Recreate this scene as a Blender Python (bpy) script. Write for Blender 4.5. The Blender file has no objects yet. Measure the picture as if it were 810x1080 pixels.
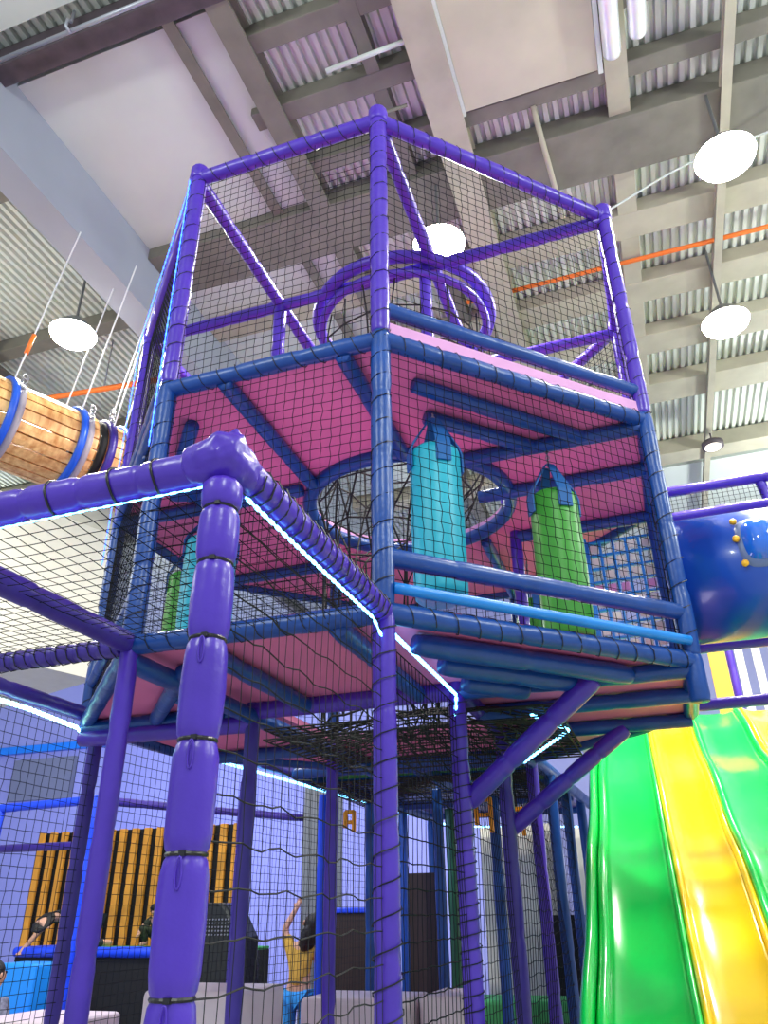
import bpy, bmesh, math, random
from mathutils import Vector, Matrix, noise
from mathutils.geometry import tessellate_polygon
random.seed(7)
COL = bpy.context.scene.collection
PI = math.pi

# ------------------------------------------------------------------ materials
def lin(c):
    return tuple(((x/255)/12.92 if x/255 <= 0.04045 else ((x/255+0.055)/1.055)**2.4) for x in c)

def mat(name, rgb, rough=0.5, metal=0.0, var=0.0, scale=8.0, bump=0.0, bscale=40.0, emit=None, estr=0.0, trans=0.0, coat=0.0, spec=0.5):
    m = bpy.data.materials.new(name); m.use_nodes = True
    nt = m.node_tree; b = nt.nodes['Principled BSDF']
    c = lin(rgb)
    b.inputs['Base Color'].default_value = (*c, 1)
    b.inputs['Roughness'].default_value = rough
    b.inputs['Metallic'].default_value = metal
    b.inputs['Specular IOR Level'].default_value = spec
    b.inputs['Coat Weight'].default_value = coat
    b.inputs['Coat Roughness'].default_value = 0.1
    b.inputs['Transmission Weight'].default_value = trans
    tc = nt.nodes.new('ShaderNodeTexCoord')
    if var > 0:
        n = nt.nodes.new('ShaderNodeTexNoise'); n.inputs['Scale'].default_value = scale; n.inputs['Detail'].default_value = 4
        r = nt.nodes.new('ShaderNodeValToRGB')
        r.color_ramp.elements[0].position = 0.3; r.color_ramp.elements[1].position = 0.7
        r.color_ramp.elements[0].color = (*[x*(1-var) for x in c], 1)
        r.color_ramp.elements[1].color = (*[min(1, x*(1+var)) for x in c], 1)
        nt.links.new(tc.outputs['Object'], n.inputs['Vector']); nt.links.new(n.outputs['Fac'], r.inputs['Fac'])
        nt.links.new(r.outputs['Color'], b.inputs['Base Color'])
    if bump > 0:
        n2 = nt.nodes.new('ShaderNodeTexNoise'); n2.inputs['Scale'].default_value = bscale; n2.inputs['Detail'].default_value = 3
        bp = nt.nodes.new('ShaderNodeBump'); bp.inputs['Strength'].default_value = bump; bp.inputs['Distance'].default_value = 0.01
        nt.links.new(tc.outputs['Object'], n2.inputs['Vector']); nt.links.new(n2.outputs['Fac'], bp.inputs['Height'])
        nt.links.new(bp.outputs['Normal'], b.inputs['Normal'])
    if emit:
        b.inputs['Emission Color'].default_value = (*lin(emit), 1); b.inputs['Emission Strength'].default_value = estr
    return m

M = {}
M['purple'] = mat('purple_vinyl', (74, 42, 174), .32, var=.10, scale=6, bump=.25, bscale=25)
M['purple_dark'] = mat('dark_purple_vinyl', (58, 38, 140), .38, var=.15, scale=9, bump=.25, bscale=25)
M['blue'] = mat('blue_vinyl', (16, 66, 146), .34, var=.15, scale=8, bump=.25, bscale=25)
M['bright_blue'] = mat('bright_blue_paint', (22, 70, 235), .4, var=.05)
M['light_blue'] = mat('light_blue_vinyl', (24, 130, 220), .35, var=.06)
M['pink'] = mat('pink_vinyl_board', (220, 114, 168), .55, var=.08, scale=3)
M['pale_pink'] = mat('pale_pink_edge', (214, 150, 205), .5, var=.05)
M['cyan'] = mat('cyan_vinyl', (28, 178, 205), .42, var=.05, bump=.12, bscale=12)
M['green'] = mat('green_vinyl', (64, 160, 52), .42, var=.06, bump=.12, bscale=12)
M['teal_green'] = mat('teal_green_vinyl', (20, 140, 110), .42, var=.06)
M['strap_blue'] = mat('blue_webbing', (16, 96, 170), .6)
M['net'] = mat('black_net_cord', (22, 24, 32), .8, spec=.2)
M['rope'] = mat('dark_rope', (34, 33, 36), .85, var=.2, scale=60)
M['lash'] = mat('black_lashing', (18, 16, 28), .6)
M['strap'] = mat('black_cable_tie', (16, 12, 24), .35)
M['led'] = mat('white_led', (190, 240, 255), .4, emit=(110, 205, 255), estr=6)
M['led_green'] = mat('mint_led', (190, 255, 240), .4, emit=(170, 250, 232), estr=7)
M['led_blue'] = mat('blue_led', (50, 90, 255), .4, emit=(48, 92, 255), estr=7)
M['steel'] = mat('brown_grey_steel', (110, 106, 98), .6, var=.15, scale=5)
M['steel_dark'] = mat('dark_steel', (74, 64, 72), .55, var=.3, scale=7)
M['steel_tan'] = mat('tan_steel', (164, 158, 142), .6, var=.1, scale=4)
M['slab'] = mat('pale_plaster_ceiling', (196, 202, 200), .85, var=.06, scale=1.2)
M['slab_beige'] = mat('stained_beige_panel', (182, 176, 158), .85, var=.10, scale=2.2)
M['corr'] = mat('corrugated_roof_sheet', (206, 210, 204), .55, var=.05, scale=2, metal=.1)
M['concrete'] = mat('painted_concrete', (146, 152, 166), .85, var=.05, scale=1.5)
M['wall'] = mat('blue_tinted_wall', (150, 152, 196), .8, var=.04, scale=1)  # blue light on the wall is partly put into this colour
M['floor'] = mat('grey_floor', (188, 186, 188), .6, var=.1, scale=2)
M['mat_red'] = mat('coral_soft_mat', (196, 96, 100), .6, var=.05)
M['mat_green'] = mat('green_soft_mat', (58, 150, 84), .6, var=.06)
M['bulk'] = mat('cream_partition_paint', (226, 222, 212), .8, var=.03)
M['silver'] = mat('silver_duct', (222, 224, 226), .42, metal=.5, var=.04)
M['galv'] = mat('galvanised_conduit', (160, 162, 174), .4, metal=.5)
M['orange'] = mat('orange_pipe_paint', (236, 118, 40), .45)
M['orange_hook'] = mat('orange_plastic', (255, 160, 20), .4)
M['wood'] = None
M['hoop_blue'] = mat('blue_hoop_vinyl', (26, 92, 220), .35)
M['hoop_grey'] = mat('grey_hoop_webbing', (170, 164, 172), .6)
M['slide_green'] = mat('green_fibreglass', (0, 206, 84), .2, coat=.25, var=.05, scale=3)
M['slide_yellow'] = mat('yellow_fibreglass', (255, 204, 0), .2, coat=.25, var=.05, scale=3)
M['tube_blue'] = mat('blue_moulded_plastic', (14, 70, 176), .3, coat=.3, var=.05, scale=4)
M['clear_blue'] = mat('clear_blue_dome', (30, 104, 220), .08, coat=.8)
M['dome_rim'] = mat('grey_blue_rim', (96, 112, 158), .35)
M['bolt_yellow'] = mat('yellow_bolt_cap', (240, 178, 40), .4)
M['white_block'] = mat('white_soft_vinyl', (226, 206, 216), .5, var=.03)
M['dark_red'] = mat('red_vinyl_board', (196, 60, 74), .55)
M['black'] = mat('black_fabric', (14, 14, 18), .8, bump=.3, bscale=200)
M['black_gloss'] = mat('black_plastic', (16, 18, 24), .3, var=.2)
M['amber'] = mat('amber_slat', (212, 146, 50), .6, var=.18, scale=5)
M['brown'] = mat('dark_brown_board', (46, 30, 30), .7, var=.15)
M['brown_edge'] = mat('tan_board_edge', (150, 96, 66), .7)
M['platform_cyan'] = mat('cyan_soft_block', (22, 140, 236), .5)
M['white_panel'] = mat('cream_white_panel', (232, 228, 220), .7, var=.03)
M['grey_panel'] = mat('grey_panel', (118, 122, 134), .7)
M['yellow_panel'] = mat('yellow_orange_panel', (246, 176, 52), .5)
M['post_green'] = mat('dark_green_vinyl', (24, 84, 50), .45)
M['skin'] = mat('skin', (206, 156, 130), .55)
M['hair'] = mat('black_hair', (20, 16, 18), .55, bump=.6, bscale=90)
M['shirt_yellow'] = mat('yellow_cotton', (206, 164, 70), .85)
M['jeans'] = mat('bright_blue_denim', (36, 138, 214), .8, var=.1, scale=30)
M['shirt_black'] = mat('black_cotton', (22, 24, 28), .85)
M['camo'] = mat('dark_green_print_cotton', (44, 52, 34), .85, var=.7, scale=22)
M['shirt_print'] = mat('grey_print_cotton', (120, 120, 140), .85, var=.5, scale=28)
M['trousers'] = mat('dark_trousers', (34, 36, 46), .85)
M['eye'] = mat('dark_eye', (20, 14, 12), .2)
M['lamp_body'] = mat('grey_lamp_housing', (120, 122, 126), .4, metal=.6)
M['lamp'] = mat('lit_floodlight_lens', (255, 250, 236), .4, emit=(255, 247, 228), estr=60)
M['downlight'] = mat('lit_downlight_lens', (250, 246, 240), .4, emit=(255, 246, 232), estr=2.2)
M['green_lamp'] = mat('green_indicator_light', (60, 255, 90), .4, emit=(40, 255, 70), estr=6)
M['chain'] = mat('steel_chain', (168, 168, 176), .35, metal=.8)
M['white_hang'] = mat('white_shiny_cord', (214, 214, 220), .5)

def wood():
    m = bpy.data.materials.new('varnished_pine'); m.use_nodes = True
    nt = m.node_tree; b = nt.nodes['Principled BSDF']
    tc = nt.nodes.new('ShaderNodeTexCoord'); mp = nt.nodes.new('ShaderNodeMapping'); mp.inputs['Scale'].default_value = (14, 14, 1.6)
    n = nt.nodes.new('ShaderNodeTexNoise'); n.inputs['Scale'].default_value = 2; n.inputs['Detail'].default_value = 6
    r = nt.nodes.new('ShaderNodeValToRGB')
    r.color_ramp.elements[0].color = (*lin((206, 140, 76)), 1); r.color_ramp.elements[1].color = (*lin((248, 204, 136)), 1)
    r.color_ramp.elements[0].position = .3; r.color_ramp.elements[1].position = .65
    nt.links.new(tc.outputs['Object'], mp.inputs['Vector']); nt.links.new(mp.outputs['Vector'], n.inputs['Vector'])
    nt.links.new(n.outputs['Fac'], r.inputs['Fac']); nt.links.new(r.outputs['Color'], b.inputs['Base Color'])
    b.inputs['Roughness'].default_value = .45
    return m
M['wood'] = wood()

# ------------------------------------------------------------------ mesh helpers
class MB:
    def __init__(s): s.v = []; s.f = []; s.mi = []
    def add(s, vs, fs, mi=0):
        o = len(s.v); s.v += [tuple(p) for p in vs]; s.f += [tuple(i+o for i in f) for f in fs]; s.mi += [mi]*len(fs)
    def box(s, c, d, R=None, mi=0):
        cx, cy, cz = c; x, y, z = d[0]/2, d[1]/2, d[2]/2
        P = [Vector(p) for p in ((-x,-y,-z),(x,-y,-z),(x,y,-z),(-x,y,-z),(-x,-y,z),(x,-y,z),(x,y,z),(-x,y,z))]
        if R is not None: P = [R @ p for p in P]
        s.add([p+Vector(c) for p in P], [(0,3,2,1),(4,5,6,7),(0,1,5,4),(1,2,6,5),(2,3,7,6),(3,0,4,7)], mi)
    def path(s, pts, r, n=8, cap=True, mi=0, closed=False):
        pts = [Vector(p) for p in pts]; k = len(pts)
        rr = r if isinstance(r, (list, tuple)) else [r]*k
        o = len(s.v); up = None; vs = []
        for i, p in enumerate(pts):
            if closed: t = pts[(i+1) % k]-pts[i-1]
            else: t = pts[min(i+1, k-1)]-pts[max(i-1, 0)]
            if t.length < 1e-9: t = Vector((0,0,1))
            t.normalize()
            if up is None:
                up = Vector((0,0,1)) if abs(t.z) < .9 else Vector((1,0,0))
            u = t.cross(up)
            if u.length < 1e-6: u = t.cross(Vector((0,1,0)))
            u.normalize(); w = u.cross(t).normalized(); up = w
            for j in range(n):
                a = 2*PI*j/n
                vs.append(p+(u*math.cos(a)+w*math.sin(a))*rr[i])
        fs = []
        for i in range(k if closed else k-1):
            i2 = (i+1) % k
            for j in range(n):
                fs.append((i*n+j, i*n+(j+1) % n, i2*n+(j+1) % n, i2*n+j))
        if cap and not closed:
            fs.append(tuple(range(n-1, -1, -1))); fs.append(tuple((k-1)*n+j for j in range(n)))
        s.add(vs, fs, mi)
    def prism(s, poly, z0, z1, hole=None, mi=0, mi_side=None):
        if mi_side is None: mi_side = mi
        loops = [poly]+([hole] if hole else [])
        tris = tessellate_polygon([[Vector((x, y, 0)) for x, y in l] for l in loops])
        flat = [p for l in loops for p in l]; n = len(flat)
        s.add([(x, y, z0) for x, y in flat]+[(x, y, z1) for x, y in flat],
              [tuple(t) for t in tris]+[tuple(i+n for i in t) for t in tris], mi)
        for l in loops:
            k = len(l)
            s.add([(x, y, z0) for x, y in l]+[(x, y, z1) for x, y in l], [(i, (i+1) % k, (i+1) % k+k, i+k) for i in range(k)], mi_side)
    def build(s, name, m, parent=None, smooth=False, bevel=0.0, seg=2):
        me = bpy.data.meshes.new(name); me.from_pydata(s.v, [], s.f)
        ms = m if isinstance(m, (list, tuple)) else [m]
        for q in ms: me.materials.append(q)
        if len(ms) > 1: me.polygons.foreach_set('material_index', s.mi)
        bm = bmesh.new(); bm.from_mesh(me)
        if len(bm.faces) < 40000:
            bmesh.ops.recalc_face_normals(bm, faces=bm.faces)
        bm.to_mesh(me); bm.free()
        if smooth: me.polygons.foreach_set('use_smooth', [True]*len(me.polygons))
        me.update()
        o = bpy.data.objects.new(name, me); COL.objects.link(o)
        if parent is not None:
            o.parent = parent
            o.matrix_parent_inverse = Matrix.Translation(-world_loc(parent))
        if bevel:
            b = o.modifiers.new('bevel', 'BEVEL'); b.width = bevel; b.segments = seg; b.limit_method = 'ANGLE'
        return o

def world_loc(o):
    # parents are only ever translated; parts keep world coordinates in their meshes
    v = Vector(o.location)
    if o.parent is not None:
        v = v + world_loc(o.parent) + o.matrix_parent_inverse.translation
    return v

def thing(name, label, cat, loc, group=None):
    o = bpy.data.objects.new(name, None); COL.objects.link(o); o.location = loc
    o.empty_display_size = .1
    o['label'] = label; o['category'] = cat
    if group: o['group'] = group
    return o
def tag(o, label, cat, group=None):
    o['label'] = label; o['category'] = cat
    if group: o['group'] = group
    return o
def struct(o): o['kind'] = 'structure'; return o

def sleeve(p0, p1, r=.043, seg=.24, pinch=.82, n=14, wob=.03):
    """padded foam sleeve: bulging lengths between tied joints"""
    p0, p1 = Vector(p0), Vector(p1); L = (p1-p0).length; k = max(1, round(L/seg))
    pts, rr = [], []
    for i in range(k):
        for t, q in ((0, pinch), (.04, .93), (.12, 1), (.5, 1.015), (.88, 1), (.96, .93)):
            pts.append(p0.lerp(p1, (i+t)/k)); rr.append(r*q*(1+random.uniform(-wob, wob)))
    pts.append(p1); rr.append(r*pinch)
    b = MB(); b.path(pts, rr, n); return b

def helix(p0, p1, r, pitch, cr=.0025, per=8):
    p0, p1 = Vector(p0), Vector(p1); d = p1-p0; L = d.length; d.normalize()
    u = d.cross(Vector((0,0,1)) if abs(d.z) < .9 else Vector((1,0,0))).normalized(); w = d.cross(u)
    n = int(L/pitch*per); pts = []
    for i in range(n+1):
        a = 2*PI*i/per; pts.append(p0+d*(L*i/n)+(u*math.cos(a)+w*math.sin(a))*r*(1+.05*math.sin(i*1.7)))
    b = MB(); b.path(pts, cr, 3, cap=False); return b

def net(name, parent, a, b, c, d, cu=.042, cv=.045, r=.0017, jit=.004, sag=0.0, rh=None, wave=0.0, m='net', zig=.12):
    """square-mesh knotted net between corners a-b (bottom) and d-c (top)"""
    a, b, c, d = map(Vector, (a, b, c, d))
    W = ((b-a).length+(c-d).length)/2; H = ((d-a).length+(c-b).length)/2
    nu = max(2, round(W/cu)); nv = max(2, round(H/cv))
    nrm = (b-a).cross(d-a).normalized(); G = []
    ph = random.uniform(0, 6); uu = (b-a).normalized()
    for j in range(nv+1):
        row = []
        for i in range(nu+1):
            u, v = i/nu, j/nv
            p = (a*(1-u)+b*u)*(1-v)+(d*(1-u)+c*u)*v
            e = min(1, 6*min(u, 1-u, v, 1-v))
            p = p+nrm*(sag*math.sin(PI*u)*math.sin(PI*v)+jit*e*math.sin(5*u+7*v+ph))
            p = p+uu*(zig*cu*((i+j) % 2-.5)+random.uniform(-.06, .06)*cu)*e
            p.z += random.uniform(-.05, .05)*cv*e + wave*math.sin(i*1.3+j*.7)*e
            row.append(p)
        G.append(row)
    bmb = MB()
    for i in range(nu+1): bmb.path([G[j][i] for j in range(nv+1)], r, 3, cap=False)
    for j in range(nv+1): bmb.path(G[j], rh or r, 3, cap=False)
    return bmb.build(name, M[m], parent)

def net_diamond(name, parent, a, b, d, su, sv, r=.0018):
    """diamond-mesh net on the parallelogram a, a->b, a->d; cell diagonals su x sv"""
    a, b, d = map(Vector, (a, b, d)); W = (b-a).length; H = (d-a).length; U = (b-a)/W; Vv = (d-a)/H
    bmb = MB(); sl = sv/su
    n0 = int(-H/sl/su)-1; n1 = int(W/su)+int(H/sl/su)+2
    for sgn in (1, -1):
        for k in range(n0, n1+1):
            u0 = k*su; 
            # u = u0 + sgn*v/sl
            vs = []
            lo, hi = 0.0, H
            if sgn > 0: lo = max(lo, -u0*sl); hi = min(hi, (W-u0)*sl)
            else: lo = max(lo, (u0-W)*sl); hi = min(hi, u0*sl)
            if hi-lo < .01: continue
            m_ = max(2, int((hi-lo)/.12))
            for q in range(m_+1):
                v = lo+(hi-lo)*q/m_; u = u0+sgn*v/sl
                vs.append(a+U*u+Vv*v+Vector((random.uniform(-1,1), random.uniform(-1,1), random.uniform(-1,1)))*.0015)
            bmb.path(vs, r, 3, cap=False)
    return bmb.build(name, M['net'], parent)

def led(name, pts, parent, m='led', r=.006, step=.035):
    pts = [Vector(p) for p in pts]; b = MB()
    b.path(pts, r*.75, 6)
    for p, q in zip(pts, pts[1:]):
        L = (q-p).length; n = max(1, int(L/step))
        for i in range(n):
            c = p.lerp(q, (i+.5)/n)
            b.path([c-(q-p).normalized()*.008, c+(q-p).normalized()*.008], r*1.35, 6)
    return b.build(name, M[m], parent)

def ring_pts(c, R, n=40, z=None):
    return [(c[0]+R*math.cos(2*PI*i/n), c[1]+R*math.sin(2*PI*i/n), c[2]) for i in range(n)]

# ------------------------------------------------------------------ grid of the play frame
XA, XB, XC, XD = -2.83, -1.83, -.81, .20
Y0, Y1, Y2, Y3, Y4 = 1.31, 2.36, 3.36, 4.37, 5.38
ZF, Z2, Z3 = 2.42, 3.62, 5.02
OCT = [(XB, Y1), (XC, Y1), (XD, Y2), (XD, Y3), (XC, Y4), (XB, Y4), (XA, Y3), (XA, Y2+.02)]
RC = (-1.13, 3.78); RR = .57

# ================================================================== SETTING
def structure_box(name, x0, x1, y0, y1, z0, z1, m, bevel=0):
    b = MB(); b.box(((x0+x1)/2, (y0+y1)/2, (z0+z1)/2), (x1-x0, y1-y0, z1-z0)); return struct(b.build(name, m, bevel=bevel))
structure_box('floor', -16, 9, -4, 14.2, -.2, 0, M['floor'])
structure_box('wall_back', -16, 9, 14, 14.2, 0, 8.3, M['wall'])
structure_box('wall_left', -16.2, -16, -4, 14.2, 0, 8.3, M['wall'])
# grey recess panel low on the back wall
structure_box('trim_1', -13.4, -11.8, 13.9, 14.0, 3.75, 4.6, M['grey_panel'])
structure_box('trim_2', -14.5, -10.8, 13.88, 14.0, 4.75, 4.9, M['light_blue'])
# corrugated roof sheet (trapezoid ribs running along Y)
b = MB(); pr = []; x = -12.0
while x < 7:
    pr += [(x, 7.12), (x+.026, 7.12), (x+.034, 7.078), (x+.070, 7.078)]; x += .078
vs = []; n = len(pr)
for y in (-3.5, 14.0): vs += [(px, y, pz) for px, pz in pr]
for y in (-3.5, 14.0): vs += [(px, y, 7.18) for px, pz in pr]
b.add(vs, [(i, i+1, n+i+1, n+i) for i in range(n-1)] + [(2*n+i, 2*n+i+1, 3*n+i+1, 3*n+i) for i in range(n-1)])
struct(b.build('ceiling', M['corr']))
# plaster ceiling bays
structure_box('ceiling_plaster', -3.70, -2.03, 2.52, 9.3, 7.0, 7.06, M['slab'])
structure_box('ceiling_plaster', -7.5, -2.03, -3.0, 2.16, 7.0, 7.06, M['slab'])
structure_box('ceiling_panel', -.58, .39, 2.0, 3.74, 6.85, 6.91, M['slab_beige'])
structure_box('ceiling_panel', -.62, 6.5, 10.0, 14.0, 6.98, 7.05, M['slab'])
structure_box('ceiling_panel', -12, -3.9, 7.4, 9.3, 6.98, 7.05, M['slab_beige'])
# white edge trims of the beige panel
structure_box('trim_3', .392, .425, 2.0, 3.76, 6.83, 6.93, M['slab'])
structure_box('trim_4', -.61, -.582, 2.0, 3.76, 6.83, 6.93, M['slab'])
# concrete downstand girder along the plaster bay
structure_box('beam', -3.98, -3.70, -3.0, 13.9, 6.35, 7.05, M['concrete'])

def i_beam(name, p0, p1, w, h, m):
    p0, p1 = Vector(p0), Vector(p1); d = (p1-p0).normalized(); s = d.cross(Vector((0,0,1))).normalized(); t = .14*h
    prof = [(-w/2,0),(w/2,0),(w/2,t),(.12*w,t*1.2),(.12*w,h-t*1.2),(w/2,h-t),(w/2,h),(-w/2,h),(-w/2,h-t),(-.12*w,h-t*1.2),(-.12*w,t*1.2),(-w/2,t)]
    n = len(prof); vs = [p0+s*a+Vector((0,0,q)) for a, q in prof]+[p1+s*a+Vector((0,0,q)) for a, q in prof]
    tr = tessellate_polygon([[Vector((a, q, 0)) for a, q in prof]])
    b = MB(); b.add(vs, [(i, (i+1) % n, n+(i+1) % n, n+i) for i in range(n)]+[tuple(t_) for t_ in tr]+[tuple(i+n for i in t_) for t_ in tr])
    return struct(b.build(name, m))
def c_beam(name, p0, p1, w, h, m):
    p0, p1 = Vector(p0), Vector(p1); c = (p0+p1)/2+Vector((0,0,h/2)); d = p1-p0
    b = MB(); b.box(c, (abs(d.x) if abs(d.x) > abs(d.y) else w, abs(d.y) if abs(d.y) > abs(d.x) else w, h)); return struct(b.build(name, m, bevel=.008))
# main steel along Y
i_beam('beam', (-2.37, 2.45, 6.94), (-2.37, 13.9, 6.94), .09, .12, M['steel'])
i_beam('beam', (-1.97, -3, 6.88), (-1.97, 13.9, 6.86), .17, .2, M['steel'])
i_beam('beam', (-1.15, -3, 6.93), (-1.15, 6.2, 6.93), .10, .14, M['steel'])
i_beam('beam', (-.73, -3, 6.80), (-.73, 13.9, 6.80), .25, .26, M['steel_tan'])
i_beam('beam', (.52, 2.0, 6.92), (.52, 13.9, 6.92), .16, .14, M['steel_tan'])
i_beam('beam', (1.26, -3, 6.80), (1.26, 13.9, 6.80), .07, .10, M['steel_tan'])
i_beam('beam', (-6.2, 1.0, 6.7), (-6.2, 13.9, 6.7), .14, .2, M['steel'])
# purlins along X
for y, w, h, m, x0, x1 in ((2.36, .15, .22, 'steel_dark', -3.70, -1.62), (2.80, .14, .14, 'steel', -2.05, 5), (3.34, .15, .15, 'steel', -2.15, 5), (3.87, .13, .14, 'steel', -2.03, 5),
                           (4.46, .52, .20, 'steel', -3.70, 5), (5.35, .30, .16, 'steel_tan', -3.70, 5), (6.25, .30, .16, 'steel_tan', -3.70, 5), (7.1, .34, .16, 'steel_tan', -3.70, 5),
                           (8.05, .40, .16, 'steel_tan', -3.70, 5), (9.55, .30, .22, 'steel_tan', -3.70, 6), (11.6, .25, .16, 'steel_tan', -3.7, 6),
                           (3.2, .16, .16, 'steel', -12, -3.98), (4.9, .16, .16, 'steel', -12, -3.98), (6.6, .2, .2, 'steel', -12, -3.98), (9.2, .2, .2, 'steel', -12, -3.98)):
    c_beam('beam', (x0, y, 7.075-h), (x1, y, 7.075-h), w, h, M[m])
# conduit clipped under the dark channel
t = thing('conduit', 'grey conduit pipe clipped under the dark steel channel, top left', 'pipe', (-2.8, 2.24, 6.74))
b = MB(); b.path([(-3.69, 2.235, 6.80), (-1.7, 2.235, 6.80)], .016, 10); b.build('pipe', M['galv'], t, True)
b = MB(); b.path([(-2.95, 2.235, 6.775), (-2.95, 2.19, 6.79), (-2.95, 2.19, 6.86), (-2.95, 2.22, 6.88), (-2.95, 2.22, 7.002)], .012, 8); b.build('clip', M['galv'], t, True)
# slender pipes under the roof
def pipe(pts, r, m, label, group=None, cat='pipe', name='roof_pipe'):
    b = MB(); b.path(pts, r, 10); return tag(b.build(name, M[m], None, True), label, cat, group)
pipe([(-1.06, 5.76, 6.88), (5.5, 5.70, 6.88)], .022, 'orange', 'thin orange pipe running under the corrugated roof sheets', name='orange_pipe')
op = pipe([(-7.5, 5.0, 6.45), (-3.97, 5.35, 6.45)], .03, 'orange', 'orange-red pipe under the roof behind the wooden barrel tunnel', name='orange_pipe')
for xx in (-6.6, -4.9):
    b = MB(); b.path([(xx, 5.0+(xx+7.5)*.0993, 6.46), (xx, 5.0+(xx+7.5)*.0993, 7.13)], .008, 6); b.build('hanger_rod', M['galv'], op)
pipe([(-1.72, 3.53, 6.84), (-.98, 3.53, 6.84)], .013, 'steel', 'short thin dark pipe below the corrugated roof above the tower', name='roof_pipe')
pipe([(-1.45, 3.1, 6.86), (-.62, 3.08, 6.86)], .018, 'slab', 'short pale bar beside the beige ceiling panel', cat='bar', name='ceiling_bar')
pipe([(-.1, 3.92, 6.94), (-.02, 4.85, 6.70)], .022, 'steel_tan', 'tan strut below the beige ceiling panel edge', cat='strut', name='roof_strut')
pts = []
for i in range(26):
    s_ = i/25; pts.append((-.35+2.6*s_, 5.15-.7*s_, 6.84-.06*math.sin(s_*9)-.05*math.sin(PI*s_)))
pipe(pts, .009, 'slab', 'thin pale cable strung across to the top right floodlight', cat='cable', name='lamp_cable')
# twin silver ducts whose rounded ends stop above the tower
for xx, ye, lab in ((.49, 3.62, 'longer silver duct hanging beside the beige ceiling panel'), (.665, 3.53, 'shorter silver duct right of its twin under the roof')):
    pts, rr = [], []
    for yv, q in ((1.2, 1), (ye-.05, 1), (ye-.02, .96), (ye, .82), (ye+.012, .5), (ye+.014, .05)): pts.append((xx, yv, 6.78)); rr.append(.062*q)
    b = MB(); b.path(pts, rr, 20); d_ = tag(b.build('silver_duct', M['silver'], None, True), lab, 'duct', 'silver ceiling ducts')
    h_ = MB(); h_.path(ring_pts((0, 0, 0), .066, 24), .004, 6, closed=True)
    for k in range(len(h_.v)): x_, y_, z_ = h_.v[k]; h_.v[k] = (xx+x_, 2.95+z_, 6.78+y_)
    h_.build('hanger_band', M['galv'], d_)

# floodlights
LAMPS = [((-4.39, 4.21, 6.2), 'glaring white floodlight hanging beyond the pale girder, above the wooden tunnel'),
         ((1.13, 4.23, 6.2), 'glaring white floodlight at the upper right, topmost of the right pair'),
         ((1.21, 6.07, 6.2), 'glaring white floodlight at the right below the orange pipe'),
         ((-.98, 4.32, 6.2), 'glaring white floodlight seen through the top of the netted tower')]
for (x, y, z), lab in LAMPS:
    t = thing('floodlight', lab, 'floodlight', (x, y, z), 'roof floodlights')
    b = MB(); pts = [(x, y, z+q) for q in (.0, .02, .09, .16, .17)]; b.path(pts, [.20, .19, .14, .07, .05], 28); b.build('reflector', M['lamp_body'], t, True)
    b = MB(); b.path([(x, y, z-.10), (x, y, z-.092), (x, y, z-.07), (x, y, z-.035), (x, y, z)], [.03, .09, .15, .19, .205], 28); b.build('lens', M['lamp'], t, True)  # lens domed and oversized so its glow stands in for glare
    b = MB(); b.path([(x, y, z+.17), (x, y, 6.877 if 4.2 < y < 4.72 and x > -3.7 else 7.13)], .012, 8); b.build('stem', M['lamp_body'], t)
t = thing('pendant_downlight', 'small round white downlight under the brown roof beam at right', 'lamp', (1.27, 8.98, 6.62))
b = MB(); b.path([(1.27, 8.98, 6.60), (1.27, 8.98, 6.66), (1.27, 8.98, 6.70)], [.13, .13, .05], 24); b.build('housing', M['steel_dark'], t, True)
b = MB(); b.path([(1.27, 8.98, 6.588), (1.27, 8.98, 6.60)], .098, 24); b.build('lens', M['downlight'], t)
b = MB(); b.path([(1.27, 8.98, 6.70), (1.27, 8.98, 6.84)], .01, 8); b.build('stem', M['steel_dark'], t)

# raised partition box on the left (cream)
b = MB(); p = [(-6.26, 7.5), (-7.6, 3.4), (-9.6, 4.0), (-8.3, 8.2)]
b.prism(p, 4.05, 5.95); struct(b.build('wall_partition', M['bulk'], bevel=.01))

# ================================================================== TOWER
T = thing('climbing_tower', 'tall octagonal netted climbing tower with purple top and blue decks', 'climbing tower', (RC[0], RC[1], 0))
def P(name, mb, m, par=T, smooth=True, label=None):
    o = mb.build(name, M[m], par, smooth)
    if label: o['label'] = label
    return o
rp = .041
# posts
for i, (x, y) in enumerate(OCT):
    P('post', sleeve((x, y, Z2+.03), (x, y, Z3+.03), rp, .33, .9), 'purple', label='purple upper post')
    P('post', sleeve((x, y, ZF+.02), (x, y, Z2+.03), rp, .33, .9), 'blue', label='blue middle post')
    P('corner_cap', sleeve((x, y, Z3-.02), (x, y, Z3+.07), rp*1.22, .2, .85), 'purple')
LOW = [(XC, Y1, 'purple'), (XC, Y2, 'purple'), (XC, Y3, 'purple_dark'), (XC, Y4, 'purple'), (XB, Y1, 'purple'), (XB, Y2, 'purple_dark'), (XB, Y3, 'purple'), (XB, Y4, 'blue'), (XA-.02, Y2+.14, 'purple_dark'), (XA, Y3, 'purple_dark')]
for x, y, m in LOW:
    P('post', sleeve((x, y, 0), (x, y, ZF+.03), rp-.002 if x > -1 else rp-.005, .36, .9), m, label='padded lower post')
for x, y in ((XB, Y2), ):
    P('post', sleeve((x, y, Z2), (x, y, Z3), rp, .33, .9), 'purple')
P('post', sleeve((-.86, 3.35, Z2), (-.86, 3.35, Z3-.02), .036, .33, .9), 'purple')
P('post', sleeve((-.62, 4.37, ZF), (-.62, 4.37, Z2), .036, .33, .9), 'purple')
P('post', sleeve((XB, 4.37, ZF), (XB, 4.37, Z2), .036, .33, .9), 'blue')
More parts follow.
